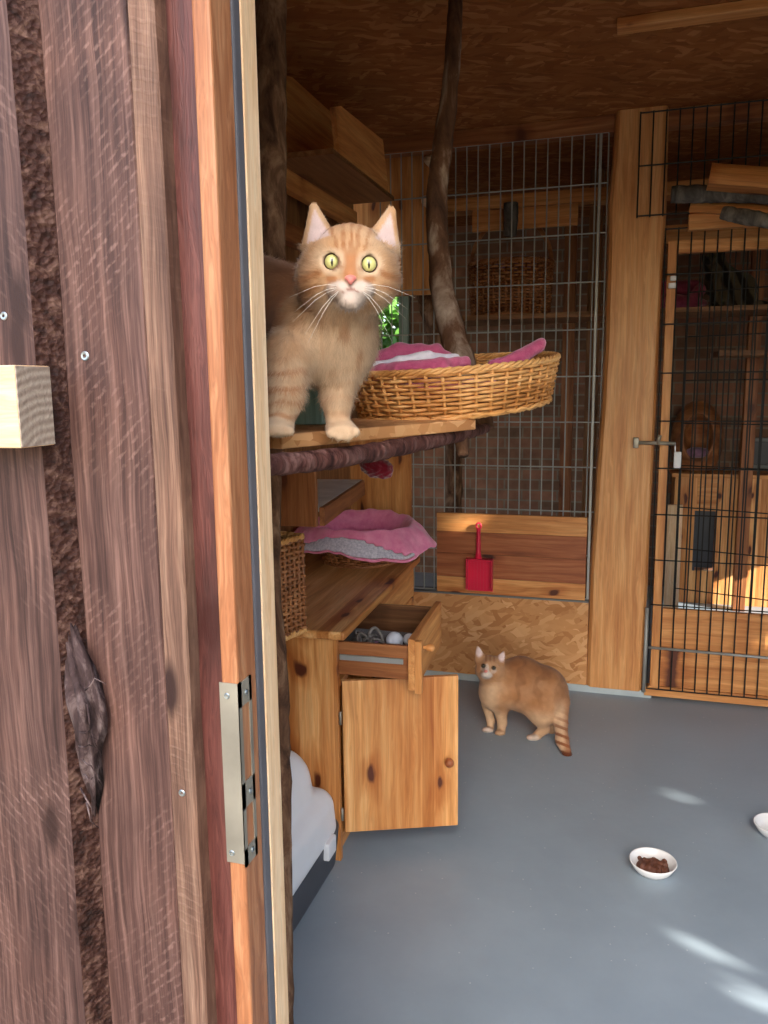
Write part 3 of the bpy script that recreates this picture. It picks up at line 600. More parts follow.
# ------------------------------------------------------------------ big cat
def big_cat():
    B, o = frame(330, 320, 1.15); W = B.to_4x4(); W.translation = o; s = SDF(B, o); L = lambda x, y, d: s.L(D(x, y, d)); m = lambda px, d=1.12: px*d/F
    root = thing('cat', 'big ginger tabby cat on the plank perch staring at the viewer', 'cat', D(300, 436, 1.12))
    hd = dict(c=L(350, 266, 1.095), r=np.array([m(44), m(39), m(41)]))
    ears = [(L(320.5, 245, 1.105), L(314, 208.5, 1.1), m(19.5), L(319, 239, 1.078), L(314.8, 214, 1.082), m(11)), (L(381.5, 247, 1.105), L(391, 211.5, 1.1), m(19.5), L(383, 241, 1.078), L(390.2, 217, 1.082), m(11))]
    eyes = [L(332.0, 262, 1.0545), L(369.0, 264.3, 1.0545)]
    def fn(P):
        d = ell(P, hd['c'], hd['r'])
        for c, r in ((L(321, 281, 1.092), (m(23.5), m(23), m(26))), (L(375.5, 282, 1.092), (m(22.5), m(23), m(26)))): d = smin(d, ell(P, c, np.array(r)), .02)
        d = smin(d, cone(P, L(350.5, 256, 1.063), L(350.5, 278, 1.044), m(7.5), m(6.5)), .010)
        for c, r in ((L(341, 289.5, 1.052), (m(13), m(9.5), m(12))), (L(360, 289.5, 1.052), (m(13), m(9.5), m(12))), (L(350.5, 301, 1.056), (m(11), m(8), m(11)))): d = smin(d, ell(P, c, np.array(r)), .007)
        for a, b, r, ia, ib, ir in ears:
            Q = P.copy(); Q[..., 2] = (P[..., 2]-a[2])*1.9+a[2]; dd = cone(Q, a, b, r, m(5.2))*.8
            d = smin(d, dd, .007)
            Q = P.copy(); Q[..., 2] = (P[..., 2]-ia[2])*1.3+ia[2]; d = smax(d, -cone(Q, ia, ib, ir, m(2.4)), .008)
        for e in eyes: d = smax(d, -(np.linalg.norm(P-e-np.array([0, 0, .004]), axis=-1)-m(8.2)), .003)
        d = smin(d, cone(P, L(346, 288, 1.13), L(330, 335, 1.19), m(36), m(45)), .03)
        d = smin(d, ell(P, L(328, 341, 1.19), np.array([m(50), m(46), m(42)])), .03)
        d = smin(d, cone(P, L(316, 324, 1.22), L(238, 302, 1.47), .070, .090), .03)
        d = smin(d, ell(P, L(206, 330, 1.6), np.array([.085, .095, .1])), .03)
        d = smin(d, cone(P, L(344, 360, 1.185), L(337, 398, 1.19), m(22), m(15.5)), .02); d = smin(d, cone(P, L(337, 398, 1.19), L(338, 424, 1.19), m(15.5), m(12.5)), .012)
        d = smin(d, ell(P, L(342, 430, 1.178), np.array([m(16.5), m(9.5), m(16)])), .01)
        for x, y in ((331, 433), (339, 436), (347.5, 436), (355, 432)): d = smin(d, np.linalg.norm(P-L(x, y, 1.163), axis=-1)-m(5.4), .002)
        d = smin(d, cone(P, L(288, 356, 1.14), L(283, 400, 1.115), m(27), m(18.5)), .025); d = smin(d, cone(P, L(283, 400, 1.115), L(279, 422, 1.11), m(18.5), m(14)), .012)
        d = smin(d, ell(P, L(277, 427, 1.098), np.array([m(16), m(9), m(16)])), .01)
        for x in (266, 274, 282, 289): d = smin(d, np.linalg.norm(P-L(x, 431, 1.083), axis=-1)-m(5.2), .002)
        for dx, dd in ((0, 0), (-34, .1)): d = smin(d, cone(P, L(225+dx, 365, 1.5+dd), L(222+dx, 395, 1.5+dd), .05, .024), .02); d = smin(d, cone(P, L(222+dx, 395, 1.5+dd), L(228+dx, 413, 1.46+dd), .024, .02), .01)
        d = smin(d, cone(P, L(190, 330, 1.66), L(150, 372, 1.72), .03, .022), .02); d = smin(d, cone(P, L(150, 372, 1.72), L(140, 410, 1.7), .022, .018), .01)
        return d
    v, q = polyg(fn, (-.33, -.2, -.62), (.13, .19, .19), .0032)
    nv = vnorm(v, q); d0 = 1.15
    def px(P):
        w = np.array([list(B @ V(p)) for p in P])+np.array(o)-np.array(C0); dep = w@np.array(fw); return 384+F*(w@np.array(RT))/dep, 512-F*(w@np.array(UP))/dep, dep
    def colf(P, N):
        X, Y, Z = px(P); n1 = fnoise(P, 35, 2); n2 = fnoise(P, 90, 5); n3 = fnoise(P, 16, 9)
        base = L_(192, 146, 104); cream = L_(220, 192, 160); stripe = L_(160, 100, 58); wht = L_(220, 204, 192); deep = L_(172, 112, 68)
        c = np.tile(base, (len(P), 1)); c = lerp(c, cream, .35+.5*n1)
        # body: deeper with swirling bands
        bd = sstep(20, -30, P[:, 2]*1000); c = lerp(c, deep, bd*.9)
        sw = np.sin((P[:, 2]*55+P[:, 1]*20+n3*3.0)*1.0); c = lerp(c, stripe, bd*sstep(.1, .8, sw)*.8)
        # chest: pale with darker flecks
        ch = sstep(302, 335, Y)*sstep(290, 320, X)*sstep(400, 370, Y); c = lerp(c, cream, ch*.65); c = lerp(c, deep, ch*sstep(.15, .5, fnoise(P*np.array([1, .35, 1]), 60, 4))*.55)
        # legs: soft bands
        lg = sstep(350, 375, Y); c = lerp(c, cream, lg*.5); band = np.sin(Y*.42+n1*2.2+X*.03); left = sstep(312, 300, X); c = lerp(c, deep, lg*sstep(.15, .85, band)*(.22+.45*left)); c = lerp(c, cream*.98, sstep(416, 428, Y)*.7)
        # head
        hdm = (Z < 1.16)*(Y < 312); fx = X-350.5
        c = np.where(hdm[:, None], lerp(np.tile(L_(196, 146, 98), (len(P), 1)), cream, .4+.5*n1), c)
        fh = hdm*sstep(256, 246, Y)*sstep(26, 20, abs(fx+.12*(Y-240)))
        for k_, w_ in ((1, 1.8), (7, 2.4), (-6.5, 2.2), (16, 1.6), (-15, 1.8)): c = lerp(c, stripe, fh*sstep(w_+.8, w_-.6, abs(fx-k_*(1+.02*(244-Y))+2.6*n1+1.2*n2))*(.55+.6*n2))
        nose_l = hdm*sstep(9, 5, abs(fx))*sstep(250, 258, Y)*sstep(282, 274, Y); c = lerp(c, L_(206, 140, 96), nose_l*.8)
        for ex, ey in ((332.3, 262), (369.2, 264.3)):
            rr = np.hypot(X-ex, (Y-ey)); c = lerp(c, cream, hdm*sstep(16, 11.0, rr)*.8); c = lerp(c, L_(110, 70, 48), hdm*sstep(8.8, 7.6, rr)*.8)
            ins = np.hypot((X-(ex+(9 if ex < 350 else -9))), Y-ey-5); c = lerp(c, L_(168, 108, 70), hdm*sstep(3.5, 1.5, ins)*.5)
        mz = np.minimum(np.hypot((X-341)/15, (Y-290)/10), np.hypot((X-360)/15, (Y-290)/10)); c = lerp(c, wht, hdm*sstep(1.15, .7, mz)*.9)
        c = lerp(c, wht, hdm*sstep(1.2, .7, np.hypot((X-350.5)/16, (Y-301)/10))*.85)
        for sd in (-1, 1):   # cheek stripes
            t_ = sd*fx; c = lerp(c, stripe, hdm*sstep(26, 32, t_)*sstep(1.5, .4, abs(((Y-270)-.45*(t_-26)+2.5*n1)/3.4))*.75); c = lerp(c, stripe, hdm*sstep(28, 34, t_)*sstep(1.5, .4, abs(((Y-284)-.3*(t_-26)+2.5*n1)/3.4))*.65)
            wk_ = hdm*sstep(1, .5, np.hypot((t_-19)/8, (Y-279)/5)); c = lerp(c, deep, wk_*.8)
        mo = np.minimum(abs(Y-(291+.0*fx+.022*fx*fx*np.sign(8-abs(fx)))), 99); c = lerp(c, L_(150, 90, 80), hdm*sstep(1.5, .6, abs(Y-(288.5+.45*abs(fx))))*sstep(10, 7, abs(fx))*sstep(286, 289, Y)*.75)
        c = lerp(c, L_(150, 90, 80), hdm*sstep(1.2, .4, abs(fx))*sstep(283, 285, Y)*sstep(291, 289, Y)*.6)
        # ears: pale inside
        for A_, B_, C_ in (((313.6, 204.5), (304, 247), (332, 236)), ((391.8, 208), (373.5, 239), (398, 251))):
            g_ = np.full(len(P), 99.0); tri = [np.array(q, float) for q in (A_, B_, C_)]; cen = sum(tri)/3
            for i in range(3):
                p_, e_ = tri[i], tri[(i+1) % 3]-tri[i]; nn_ = np.array([e_[1], -e_[0]])/np.hypot(*e_); sg = 1 if (cen-p_)@nn_ > 0 else -1; g_ = np.minimum(g_, sg*((X-p_[0])*nn_[0]+(Y-p_[1])*nn_[1]))
            c = lerp(c, L_(222, 200, 198), hdm*sstep(.4, 2.6, g_)*(N[:, 2] > -.1)*.92)
        side = hdm*sstep(30, 44, abs(fx))*sstep(250, 262, Y); c = lerp(c, L_(160, 112, 74), side*.5)
        c = lerp(c, L_(176, 122, 80), hdm*sstep(8, 4, abs(fx))*sstep(244, 252, Y)*sstep(280, 272, Y)*.6)
        c = lerp(c, L_(176, 150, 132), hdm*sstep(1.25, .8, np.hypot((X-334)/8, (Y-294)/8))*.6)
        c = c*np.where(hdm, .80, .86)[:, None]
        return np.clip(c*(1+.12*n2[:, None]), 0, 1)
    cols = colf(v, nv)
    body = mob('body', v, q, M['fur'], root, W, True, None, cols)
    nc = L(350.5, 280, 1.04)
    def dirf(P, N):
        X, Y, Z = px(P); d = np.zeros_like(P); hd_ = (Y < 312) & (Z < 1.17); dh = P-nc; dh[:, 2] -= .02; d[hd_] = dh[hd_]; d[~hd_] = np.array([-.2, -1, -.25]); earm = hd_ & (Y < 245); d[earm] = np.array([0, 1, 0]); return d
    def lenf(P, N):
        X, Y, Z = px(P); l = np.full(len(P), .0115); hd_ = (Y < 312) & (Z < 1.17); r = np.hypot(X-350, Y-272); l[hd_] = .0025+.0065*sstep(15, 46, r[hd_]); l[(Y < 244) & hd_] = .004; l[Y > 405] = .0045; l[(Y > 312) & (Y < 395)] = .013; return l
    fr = P_ = None
    # fur only where it does not cover eyes / nose
    qc = v[q].mean(1); X, Y, Z = px(qc); keep = np.ones(len(q), bool)
    for ex, ey in ((332.3, 262), (369.2, 264.3)): keep &= ~((np.hypot(X-ex, Y-ey) < 10.5) & (Z < 1.1))
    keep &= ~((np.hypot(X-350.5, (Y-279.5)*1.2) < 6.5) & (Z < 1.08)); keep &= Z < 1.5
    fur('fur', root, W, v, q[keep], nv, cols, 85000, dirf, lenf, .00042, .4)
    for e in eyes: eyeball(root, W, e, m(8.1), np.array(s.L(C0))-e+np.array([0, .05, 0]), (204, 202, 132), .13, .5)
    # nose pad
    vn, qn = polyg(lambda P: smin(ell(P, L(350.5, 278.3, 1.034), np.array([m(5.6), m(3.2), m(4)])), ell(P, L(350.5, 281.2, 1.033), np.array([m(2.6), m(3.2), m(3.4)])), .003), tuple(L(350.5, 280, 1.034)-.014), tuple(L(350.5, 280, 1.034)+.014), .0008)
    mob('nose', vn, qn, M['nose'], root, W, True)
    for sd in (-1, 1):
        for k_ in range(5):
            a = L(350.5+sd*(10+1.2*(k_ % 3)), 286+1.6*k_*.8, 1.04); ang = -.12-.2*k_-.1*random.random() ; ln = .062+.012*random.random(); tip = a+np.array([sd*ln*math.cos(ang), ln*math.sin(ang)-.006, .006]); mid = (a+tip)/2+np.array([0, .006, .012])
            MB().tube([a, a*.5+mid*.5+np.array([0, .002, .004]), mid, mid*.45+tip*.55, tip], [.00022, .00021, .0002, .00016, .0001], 5).build('whisker', M['whisker'], root, W, True)
    return root
big_cat()
# ------------------------------------------------------------------ small cat
def small_cat():
    B, o = frame(520, 695, 3.24); W = B.to_4x4(); W.translation = o; s = SDF(B, o); L = lambda x, y, d: s.L(D(x, y, d)); m = lambda px, d=3.24: px*d/F
    root = thing('cat', 'smaller ginger cat standing on the grey floor with ringed tail', 'cat', PZ(520, 734, 0))
    eyes = [L(483.4, 665.8, 3.152), L(493.6, 667.8, 3.152)]
    def fn(P):
        E = lambda x, y, d, r: ell(P, L(x, y, d), np.array([m(q) for q in r])); K = lambda a, b, r1, r2: cone(P, L(*a), L(*b), m(r1), m(r2))
        d = E(489.5, 667, 3.2, (12.5, 11.5, 12)); d = smin(d, E(482.5, 671, 3.2, (6.5, 6, 8)), .02); d = smin(d, E(496, 672, 3.2, (6.5, 6, 8)), .02)
        d = smin(d, E(486, 674, 3.155, (5.2, 4, 5)), .012); d = smin(d, K((487.5, 664, 3.165), (486.5, 671, 3.15), 3.4, 2.6), .012)
        for a, b in (((480.5, 659, 3.2), (477.5, 647, 3.2)), ((499, 662, 3.2), (503.5, 652.5, 3.2))):
            A = L(*a); Q = P.copy(); Q[..., 2] = (P[..., 2]-A[2])*1.8+A[2]; d = smin(d, cone(Q, A, L(*b), m(6.2), m(1.6))*.8, .010)
            A2 = L(a[0], a[1], a[2]-.028); b2 = L(b[0], b[1]+2, b[2]-.028); Q = P.copy(); Q[..., 2] = (P[..., 2]-A2[2])*1.4+A2[2]; d = smax(d, -cone(Q, A2, b2, m(3.2), m(.5)), .006)
        d = smin(d, K((491, 678, 3.22), (499, 690, 3.25), 11, 16), .03); d = smin(d, E(494, 694, 3.25, (15, 16, 14)), .03)
        d = smin(d, K((504, 684, 3.27), (541, 692, 3.24), 21, 27), .04); d = smin(d, E(521, 681, 3.26, (24, 25, 20)), .03)
        d = smin(d, K((487, 704, 3.3), (490.5, 720, 3.3), 6, 3.8), .02); d = smin(d, K((490.5, 720, 3.3), (490, 729, 3.29), 3.8, 3.4), .01); d = smin(d, E(487.5, 730, 3.275, (5.6, 3, 5.5)), .01)
        d = smin(d, K((500, 704, 3.25), (502, 722, 3.26), 8.5, 4.6), .02); d = smin(d, K((502, 722, 3.26), (501, 732, 3.26), 4.6, 4), .01); d = smin(d, E(499.8, 733, 3.245, (5, 2.8, 5.5)), .01)
        d = smin(d, E(541, 707, 3.19, (15, 18, 13)), .03); d = smin(d, K((541, 716, 3.19), (544, 728, 3.2), 9, 5), .02); d = smin(d, K((544, 729, 3.2), (536, 736, 3.2), 5, 3.8), .012); d = smin(d, E(533, 737.5, 3.19, (6.5, 3.2, 5)), .01)
        d = smin(d, K((556, 715, 3.25), (551, 732, 3.26), 8, 4.4), .02); d = smin(d, E(548.5, 739.5, 3.24, (5.5, 3.2, 5)), .014)
        d = smin(d, K((562, 702, 3.2), (560.5, 722, 3.165), 7.5, 6.6), .02); d = smin(d, K((560.5, 722, 3.165), (562, 740, 3.11), 6.6, 6), .012); d = smin(d, K((562, 740, 3.11), (567, 754, 3.06), 6, 4.4), .012)
        return d
    v, q = polyg(fn, (-.21, -.285, -.14), (.22, .215, .19), .0034); nv = vnorm(v, q)
    def px(P):
        w = np.array([list(B @ V(p)) for p in P])+np.array(o)-np.array(C0); dep = w@np.array(fw); return 384+F*(w@np.array(RT))/dep, 512-F*(w@np.array(UP))/dep, dep
    X, Y, Z = px(v); n1 = fnoise(v, 20, 3); n2 = fnoise(v, 55, 6); base = L_(178, 130, 90); cream = L_(208, 176, 142); deep = L_(146, 94, 56); wht = L_(206, 192, 180)
    c = np.tile(base, (len(v), 1)); c = lerp(c, cream, .25+.5*n1)
    body = sstep(505, 516, X)*sstep(715, 700, Y); c = lerp(c, L_(158, 106, 66), body*.6); c = lerp(c, deep, sstep(688, 664, Y)*sstep(500, 512, X)*.7)
    c = lerp(c, L_(128, 86, 58), sstep(.25, .8, np.sin(X*.30+n1*3+Y*.05))*sstep(508, 518, X)*sstep(722, 690, Y)*.45); c = lerp(c, cream, sstep(500, 490, X)*sstep(680, 690, Y)*.7); c = lerp(c, cream, sstep(708, 720, Y)*.45)
    tail = sstep(552, 556, X)*sstep(696, 712, Y)*(Z < 3.22); c = lerp(c, cream, tail*.5); c = lerp(c, L_(126, 68, 38), tail*sstep(.1, .6, np.sin(Y*.78-.3*(X-560)))*sstep(700, 738, Y)*.9); c = lerp(c, L_(150, 88, 50), tail*sstep(561, 568, X)*.7); c = lerp(c, L_(92, 48, 28), tail*sstep(749, 754, Y))
    hd_ = (Y < 682)*(X < 506)*(Z < 3.26); c = lerp(c, base*.95, hd_*.5); c = lerp(c, wht, hd_*sstep(1.2, .6, np.hypot((X-486.5)/6, (Y-675)/4.5))); c = lerp(c, wht, hd_*sstep(1.3, .8, np.hypot((X-486.8)/2.2, (Y-669)/5))*.7)
    for ex, ey in ((483.4, 665.8), (493.6, 667.8)): c = lerp(c, wht, hd_*sstep(3.6, 2.4, np.hypot(X-ex, Y-ey-2.5))*.5); c = lerp(c, L_(60, 38, 28), hd_*sstep(2.9, 2, np.hypot(X-ex, (Y-ey)*1.1))*.95)
    for k_ in (0, 4, -4): c = lerp(c, deep, hd_*sstep(1.4, .5, abs(X-490-k_))*sstep(664, 659, Y)*.7)
    for ex, ey in ((479, 652), (501.5, 656.5)): c = lerp(c, L_(226, 206, 204), hd_*sstep(5.5, 2.5, np.hypot((X-ex)*1.3, (Y-ey)*.8))*(nv[:, 2] > .1)*.9)
    for a in ((487.5, 731), (533, 738), (548, 740)): c = lerp(c, wht, sstep(8, 4, np.hypot(X-a[0], (Y-a[1])*1.5))*.7)
    c = np.clip(c*(1+.14*n2[:, None]), 0, 1)
    mob('body', v, q, M['fur'], root, W, True, None, c)
    def dirf(P, N): d = np.tile(np.array([.8, -.5, 0.]), (len(P), 1)); return d
    fur('fur', root, W, v, q, nv, c, 30000, dirf, lambda P, N: np.full(len(P), .008), .0007, .3)
    for e in eyes: eyeball(root, W, e, m(1.75), np.array(s.L(C0))-e, (110, 96, 50), .6, .8)
    vn, qn = polyg(lambda P: ell(P, L(485.8, 671.3, 3.128), np.array([m(1.9), m(1.4), m(1.6)])), tuple(L(485.8, 671.3, 3.128)-.013), tuple(L(485.8, 671.3, 3.128)+.013), .0012); mob('nose', vn, qn, M['nose'], root, W, True)
small_cat()
# ------------------------------------------------------------------ cushion on the wicker bed
def blob(name, prims, mat, parent, px, py, d, lo, hi, h, k=.012, wr=0.0, ws=40):
    B, o = frame(px, py, d); W = B.to_4x4(); W.translation = o; s = SDF(B, o)
    def fn(P):
        dd = None
        for p in prims:
            if p[0] == 'c': q = cone(P, s.L(D(*p[1])), s.L(D(*p[2])), p[3]*p[1][2]/F, p[4]*p[2][2]/F)
            else: q = ell(P, s.L(D(*p[1])), np.array(p[2])*p[1][2]/F)
            dd = q if dd is None else smin(dd, q, k)
        if wr: dd = dd+wr*np.sin(P[..., 0]*ws*2.1+np.sin(P[..., 1]*ws)*1.5)*np.sin(P[..., 2]*ws*1.2+P[..., 1]*ws*.5)
        return dd
    v, q = polyg(fn, lo, hi, h); return mob(name, v, q, mat, parent, W, True)
cu = thing('cat_cushion', 'rose pink cushion with white lining inside the golden wicker bed', 'cushion', D(430, 390, 1.6))
blob('cover', [('c', (368, 374, 1.64), (400, 370, 1.6), 8, 8.5), ('c', (400, 370, 1.6), (440, 366, 1.61), 8.5, 8), ('c', (440, 366, 1.61), (464, 362.5, 1.65), 8, 6.5), ('c', (366, 366, 1.72), (398, 353, 1.73), 9, 9.5), ('c', (398, 353, 1.73), (436, 353, 1.73), 10, 8.5), ('c', (436, 353, 1.73), (452, 362, 1.72), 8.5, 6), ('e', (445, 388, 1.7), (70, 10, 50))], M['pink'], cu, 420, 370, 1.6, (-.2, -.09, -.2), (.2, .09, .2), .0035, .006, .0018, 75)
blob('lining', [('c', (362, 368.5, 1.64), (400, 363, 1.63), 4.5, 6), ('c', (400, 362, 1.63), (428, 356.5, 1.65), 6, 6), ('c', (428, 357.5, 1.65), (456, 358, 1.68), 5, 4)], M['fleece'], cu, 420, 365, 1.6, (-.16, -.06, -.12), (.14, .06, .12), .003, .006, .001, 60)
blob('cover_corner', [('c', (492, 365, 1.74), (520, 358, 1.76), 5, 7), ('c', (520, 357, 1.76), (537, 347, 1.78), 7, 7), ('e', (541, 343, 1.79), (5, 5, 7))], M['pink'], cu, 520, 355, 1.76, (-.09, -.06, -.06), (.09, .06, .06), .003, .01, .001, 60)
# ------------------------------------------------------------------ cabinet
RC = math.radians(2.5); CM = Matrix.Translation((-.772, 2.06, 0)) @ Matrix.Rotation(RC, 4, 'Z')
cb = thing('pine_cabinet', 'pine cabinet with open drawer and open door by left wall', 'cabinet', (-.772, 2.06, 0), rz=RC)
def cbox(name, x, y, z, mat, grain, parent=cb, bev=.002): return abox(name, x, y, z, M[mat], parent, grain, bev, base=CM)
DX = -.49; CY = 1.02
cbox('side_panel', (DX, -.004), (0, .02), (.0, .69), 'pinelam', 'Z'); cbox('side_panel', (DX, -.004), (CY-.02, CY), (.0, .69), 'pinelam', 'Z')
cbox('middle_panel', (DX+.02, -.02), (.46, .478), (.06, .69), 'pine', 'Z'); cbox('back_panel', (DX-.006, DX), (0, CY), (.02, .69), 'pineold', 'Y')
cbox('bottom_panel', (DX+.0, -.01), (.02, CY-.02), (.05, .068), 'pine', 'Y'); cbox('plinth', (-.04, -.022), (.02, CY-.02), (0, .05), 'pine', 'Y')
cbox('worktop', (DX-.006, .025), (-.02, CY+.01), (.69, .716), 'pinelam', 'Y', bev=.006)
cbox('drawer_rail', (-.03, -.006), (.02, CY-.02), (.535, .553), 'pine', 'Y')
# far closed drawer and door
dr = cbox('drawer', (-.018, .0), (.482, CY-.004), (.556, .684), 'pine', 'Y'); dr.name = 'drawer_front'
def knob(parent, P, n, r=.014, mat='pinered'):
    n = V(n).normalized(); a = n.orthogonal().normalized(); b = n.cross(a); pr = [(.0055, 0), (.0055, .008), (.009, .011), (r*.92, .017), (r, .023), (r*.85, .03), (r*.5, .034), (.0002, .0355)]; N = 20; vs = []; fs = []
    for rr, h in pr: vs += [V(P)+n*h+(a*math.cos(2*math.pi*k/N)+b*math.sin(2*math.pi*k/N))*rr for k in range(N)]
    for i in range(len(pr)-1): fs += [(i*N+k, i*N+(k+1) % N, (i+1)*N+(k+1) % N, (i+1)*N+k) for k in range(N)]
    return mob('knob', vs, fs, M[mat], parent, None, True)
R3 = CM.to_3x3(); knob(dr, CM @ V((0, .74, .62)), R3 @ V((1, 0, 0)))
dd_ = cbox('door', (-.018, .0), (.482, CY-.004), (.075, .55), 'pinelam', 'Zy'); knob(dd_, CM @ V((0, .53, .33)), R3 @ V((1, 0, 0)))
# open drawer (pulled out)
OX = .2; y0, y1 = .05, .452
od = cbox('drawer_front', (OX-.004, OX+.016), (y0-.012, y1+.006), (.538, .69), 'pine', 'Y'); knob(od, CM @ V((OX+.016, .16, .628)), R3 @ V((1, 0, 0)), .012, 'pine')
cbox('drawer_side', (OX-.42, OX-.004), (y0, y0+.014), (.565, .665), 'pinebrown', 'X', od); cbox('drawer_side', (OX-.42, OX-.004), (y1-.014, y1), (.565, .672), 'pineold', 'X', od)
cbox('drawer_bottom', (OX-.42, OX-.004), (y0+.014, y1-.014), (.572, .578), 'pineold', 'X', od); cbox('slide_rail', (OX-.21, OX-.02), (y0-.007, y0), (.612, .628), 'wire', 'X', od, .001)
cbox('handle_batten', (OX+.016, OX+.036), (y0-.014, y0+.006), (.53, .685), 'pine', 'Z', od)
# open door
A1 = PY(345, 833, 2.085); B1 = D(458, 825, 2.43); zt_ = D(460, 675, 2.43).z
A1.z = B1.z = (A1.z+B1.z)/2; dx = (B1-A1).normalized(); dn = V((dx.y, -dx.x, 0)); hd = ZA(B1, 676)-A1.z; Wd = (B1-A1).length
Wm = Matrix(((0, dx.x, -dn.x, (A1.x+B1.x)/2), (0, dx.y, -dn.y, (A1.y+B1.y)/2), (1, 0, 0, A1.z+hd/2), (0, 0, 0, 1)))
v, f = boxmesh((-hd/2, -Wd/2, 0), (hd/2, Wd/2, .018), .002); dor = mob('door', v, f, M['pinelam'], cb, Wm); dor['label'] = 'open cabinet door with dark knots and round brown knob'
kp = D(447, 757, 2.41); kp = A1+dx*(kp-A1).dot(dx); kp.z = D(447, 757, 2.41).z; knob(dor, kp, dn, .014)
for z_ in (.15, .45): 
    hp = CM @ V((.0, .008, z_)); MB().tube([hp+V((.002, -.004, -.02)), hp+V((.002, -.004, .02))], .004, 8).build('hinge', M['steel'], dor, smooth=True)
# drawer contents
def dpt(x, y, z): return CM @ V((x, y, z))
tb = MB(); vs, fs = [], []
bc_ = dpt(.13, .17, .64)
def sphere(mb, c, r, n=20, sc=(1, 1, 1)):
    vs = []; fs = []
    for i in range(n+1):
        for j in range(n*2): a, b = math.pi*i/n, math.pi*j/n; vs.append(V(c)+V((math.sin(a)*math.cos(b)*r*sc[0], math.sin(a)*math.sin(b)*r*sc[1], math.cos(a)*r*sc[2])))
    for i in range(n):
        for j in range(2*n): fs.append((i*2*n+j, (i+1)*2*n+j, (i+1)*2*n+(j+1) % (2*n), i*2*n+(j+1) % (2*n)))
    mb.add(vs, fs); return mb
o = sphere(MB(), dpt(.135, .13, .578+.075), .026).build('toy_ball', M['ball'], None, smooth=True); tag(o, 'pale blue ball among the toys in the open drawer', 'ball')
o = sphere(MB(), dpt(.17, .17, .578+.068), .018).build('toy_ball', M['white'], None, smooth=True); tag(o, 'small white ball behind the pale blue ball in the drawer', 'ball')
o = sphere(MB(), dpt(.075, .115, .578+.07), .014).build('toy_ball', M['mauve'], None, smooth=True); tag(o, 'tiny mauve ball left of the pale blue ball in the drawer', 'ball')
ct = MB(); ct.box(dpt(-.05, .07, .579)-V((.04, 0, 0)), dpt(.17, .3, .579+.05), 0, .012); o = ct.build('folded_cloth', M['darkcloth'], None); tag(o, 'dark folded cloth under the toys in the open drawer', 'cloth')
for k in range(5):
    c = dpt(.0+.02*k, .09+.03*(k % 3), .642+.005*k); mb = MB(); rr = .04-.004*k; pts = []
    for i in range(40): a = 2*math.pi*i/40; pts.append(c+V((rr*math.cos(a), rr*.8*math.sin(a), .012*math.sin(2*a+k)+.012*math.cos(a+k))))
    o = mb.tube(pts, .005, 6, closed=True).build('toy_ring', M['bowlgrey' if k % 2 else 'jarfill'], None, smooth=True); tag(o, 'grey ring toy in the heap at left of the open drawer', 'cat toy', 'ring toys heaped in the open drawer')
# ------------------------------------------------------------------ pink blanket in basket on the cabinet
kc = V((-1.0, 2.95, .716))
kb = thing('wicker_basket', 'round wicker basket on the pine cabinet, mostly under a pink blanket', 'basket', kc)
wicker(kb, Matrix.Translation(kc+V((0, 0, .004))), .145, .14, .12, .3, 12, 36, .0042, .0045, 'wickerdark')
def blanket():
    nt, nr = 144, 40; vs = []; fs = []; mi = []
    for j in range(nr+1):
        t_ = j/nr
        for i in range(nt):
            th = 2*math.pi*i/nt; cx, sy = math.cos(th), math.sin(th)
            front = max(0, -sy); right = max(0, cx); left = max(0, -cx)
            wob = .5*noise.noise(V((cx*1.6, sy*1.6, 2)))+.25*noise.noise(V((cx*4, sy*4, 7)))
            if t_ < .55: u = t_/.55; r = .165*u; z = .055+.065*u**2.2
            elif t_ < .72: u = (t_-.55)/.17; r = .165+.035*u; z = .12+.035*math.sin(u*math.pi/2)*(1+.5*wob)
            else:
                u = (t_-.72)/.28; fold = math.sin(th*7+1.2*math.sin(th*2+1))*.008*u; z = .155+.0175*wob-(.02+.05*front+.06*right*(1-front*.4)+.05*front*right+.035*left+.04*wob)*u**1.2; r = .2+(.055+.03*right+.04*left+.012*wob)*u+fold
            z += .010*noise.noise(V((cx*r*22, sy*r*22, 1)))+.004*noise.noise(V((cx*r*60, sy*r*60, 5)))
            if sy > .2 and t_ > .5: z += .02*sy*(1-max(0, t_-.72)*2)
            vs.append(kc+V((cx*r*1.04, sy*r*.98, z)))
    for j in range(nr):
        for i in range(nt):
            fs.append((j*nt+i, j*nt+(i+1) % nt, (j+1)*nt+(i+1) % nt, (j+1)*nt+i)); th = 2*math.pi*i/nt; fr = -math.sin(th)
            lo = .965-.13*max(0, min(1, 1.25-abs(th-4.75)*.85))-.03*math.sin(th*3); mi.append(1 if (lo < j/nr < .965 and (fr > .0 or math.cos(th) < -.7)) else 0)
    root = thing('blanket', 'pink plush blanket with grey fleece underside draped in the round basket', 'blanket', kc+V((0, 0, .1)))
    top = [f for f, m_ in zip(fs, mi) if m_ == 0]; hem = [f for f, m_ in zip(fs, mi) if m_ == 1]
    for nm, ff, mm in (('plush_side', top, 'pink2'), ('fleece_hem', hem, 'fleecegrey')):
        used = sorted({k for f in ff for k in f}); ix = {k: n for n, k in enumerate(used)}
        o = mob(nm, [vs[k] for k in used], [tuple(ix[k] for k in f) for f in ff], M[mm], root, None, True); s_ = o.modifiers.new('s', 'SOLIDIFY'); s_.thickness = .011; s_.offset = 1; b_ = o.modifiers.new('b', 'SUBSURF'); b_.levels = b_.render_levels = 1
blanket()
